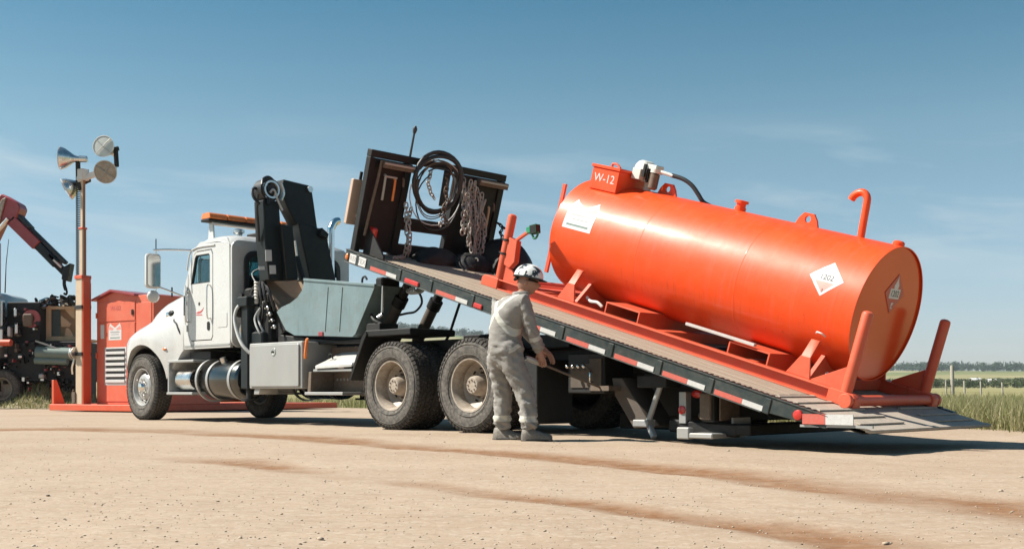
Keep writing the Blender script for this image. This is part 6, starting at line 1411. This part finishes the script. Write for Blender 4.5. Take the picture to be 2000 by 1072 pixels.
g = G(); g.prism(seg((100,506),(134,541),.17,0,0), .64, .89); B_('boom_section', g, 'crane', .02)
g = G(); g.prism(seg((40,428),(128,514),.10,0,0), .66, .84); g.prism(seg((30,414),(60,446),.10,0,0), .6, .9); B_('extension_ram', g, 'hose', .01)
g = G(); g.prism(seg((98,498),(122,522),.09,0,0), .60, .64); B_('white_mark', g, 'boomred', .004); g = G(); g.prism(seg((107,508),(123,523),.05,0,0), .585, .60); B_('white_mark', g, 'sticker', .004)
g = G(); g.prism([(bx(126),bz(522)),(bx(140),bz(514)),(bx(134),bz(550)),(bx(122),bz(546))], .60,.93); B_('boom_nose', g, 'crane', .02)
g = G(); g.tube([(bx(124),.76,bz(546)),(bx(124),.76,bz(556)),(bx(127),.76,bz(566))], .05, 8); g.tube([(bx(127),.76,bz(564)),(bx(129),.76,bz(570)),(bx(127),.76,bz(575)),(bx(123),.76,bz(572))], .03, 8); B_('hook', g, 'soot')
g = G(); g.box(*rect(-45,640,-10,470,.5,1.1)); B_('crane_column', g, 'boomred', .04)
# ------------------------------------------------------------------ fence posts and wires, far farm
GRF = 'weathered posts of the field fence'
def post(px, top, r, Y, h, label, wide=False):
    X = (px-1000)/2166.67*Y; zt = CAM_H+(763.5-top)*Y/2166.67; z0 = float(terrain(np.array(X),np.array(Y)))-.1
    g = G(); n = 7; L = zt-z0; g.tube([(0,0,0),(.01,0,L*.5),(-.01,.01,L*.97),(-.01,.01,L)], [r,r*.97,r*.92,r*.7], 9); o = mk('fence_post', g, M_['postwood'], ang=50); o.location = (X,Y,z0)
    return tag(o, label, 'fence post', GRF), Vector((X,Y,zt))
M_['postwood'] = mat('weathered_post', (.40,.37,.31), .9, col2=(.30,.27,.22), scale=9, stretch=(3,3,.4))
FP = []
for px, top, Y, r, lab in ((1719,737,43.5,.04,'fence post seen between the tank and its far stop post'), (1767,736,43,.045,'thin fence post just right of the far orange stop post'), (1808,742,43,.035,'second fence post right of the far orange stop post'), (1848,741,42.5,.035,'fence post just left of the tallest post'), (1860,713,42.5,.075,'tallest thick fence post in the field at right'), (1884,743,42,.04,'fence post just right of the tallest post'), (1916,744,42,.035,'fence post second to the right of the tallest post'), (1958,746,41.5,.035,'rightmost fence post in view')):
    o, t = post(px, top, r, Y, 1, lab); FP.append(t)
for k, zz_ in enumerate((.0,.22,.44)):
    g = G(); pts = [Vector((t.x,t.y-.06,CAM_H+(763.5-747)*t.y/2166.67+.08-zz_)) for t in FP]; pts = [pts[0]+(pts[0]-pts[1])*9]+pts+[pts[-1]+(pts[-1]-pts[-2])*6]
    b = pts[0].copy(); g.tube([p-b for p in pts], .003, 5); o = mk('fence_wire', g, M_['rust']); o.location = b; tag(o, ('top','middle','lower')[k]+' wire of the field fence at right', 'wire')
def shed(px, r, w, d, h, rot, lab, wall='sticker', roof='sticker'):
    x, y = pxy(px, r); z = float(terrain(np.array(x),np.array(y))); o = empty('farm_shed', (x,y,z), rot); tag(o, lab, 'shed')
    g = G(); g.prism([(-d/2,-.5),(d/2,-.5),(d/2,h),(0,h+d*.22),(-d/2,h)], -w/2, w/2, 'x'); mk('wall', g, M_[wall], o)
    for s in (1,-1):
        g = G(); g.add([(-w/2-.4,s*(d/2+.4),h-.1),(w/2+.4,s*(d/2+.4),h-.1),(w/2+.4,0,h+d*.22+.1),(-w/2-.4,0,h+d*.22+.1),(-w/2-.4,s*(d/2+.4),h+.1),(w/2+.4,s*(d/2+.4),h+.1),(w/2+.4,0,h+d*.22+.3),(-w/2-.4,0,h+d*.22+.3)], [(0,1,2,3),(4,5,6,7),(0,1,5,4),(0,4,7,3),(1,2,6,5)]); mk('roof', g, M_[roof], o)
    g = G(); g.box((-w*.2,-d/2-.05,0),(w*.05,-d/2-.01,h*.75)); mk('door', g, M_['ink'], o)
shed(1905, 620, 4.5, 4, 1.6, .15, 'larger white farm shed far across the fields at right')
shed(1937, 640, 3.5, 3, 1.3, -.1, 'smaller white farm shed right of the larger one')
shed(1868, 650, 5, 3, .8, .1, 'long low pale farm shed left of the larger one', 'rim', 'plate')
# ------------------------------------------------------------------ air: thin even haze over the whole land
g = G(); g.box((-2700,-2700,-6), (2700,2700,105))
me = bpy.data.meshes.new('haze'); me.from_pydata(g.v, [], g.f); me.update()
m = bpy.data.materials.new('thin_air'); m.use_nodes = True; nt = m.node_tree; nt.nodes.clear()
pv = nt.nodes.new('ShaderNodeVolumePrincipled'); pv.inputs['Color'].default_value = (.80,.88,.95,1); pv.inputs['Density'].default_value = .00016; pv.inputs['Anisotropy'].default_value = .2
ou = nt.nodes.new('ShaderNodeOutputMaterial'); nt.links.new(pv.outputs[0], ou.inputs['Volume']); me.materials.append(m)
tag(put('haze', me), 'thin pale haze hanging over the fields', 'haze', kind='stuff')
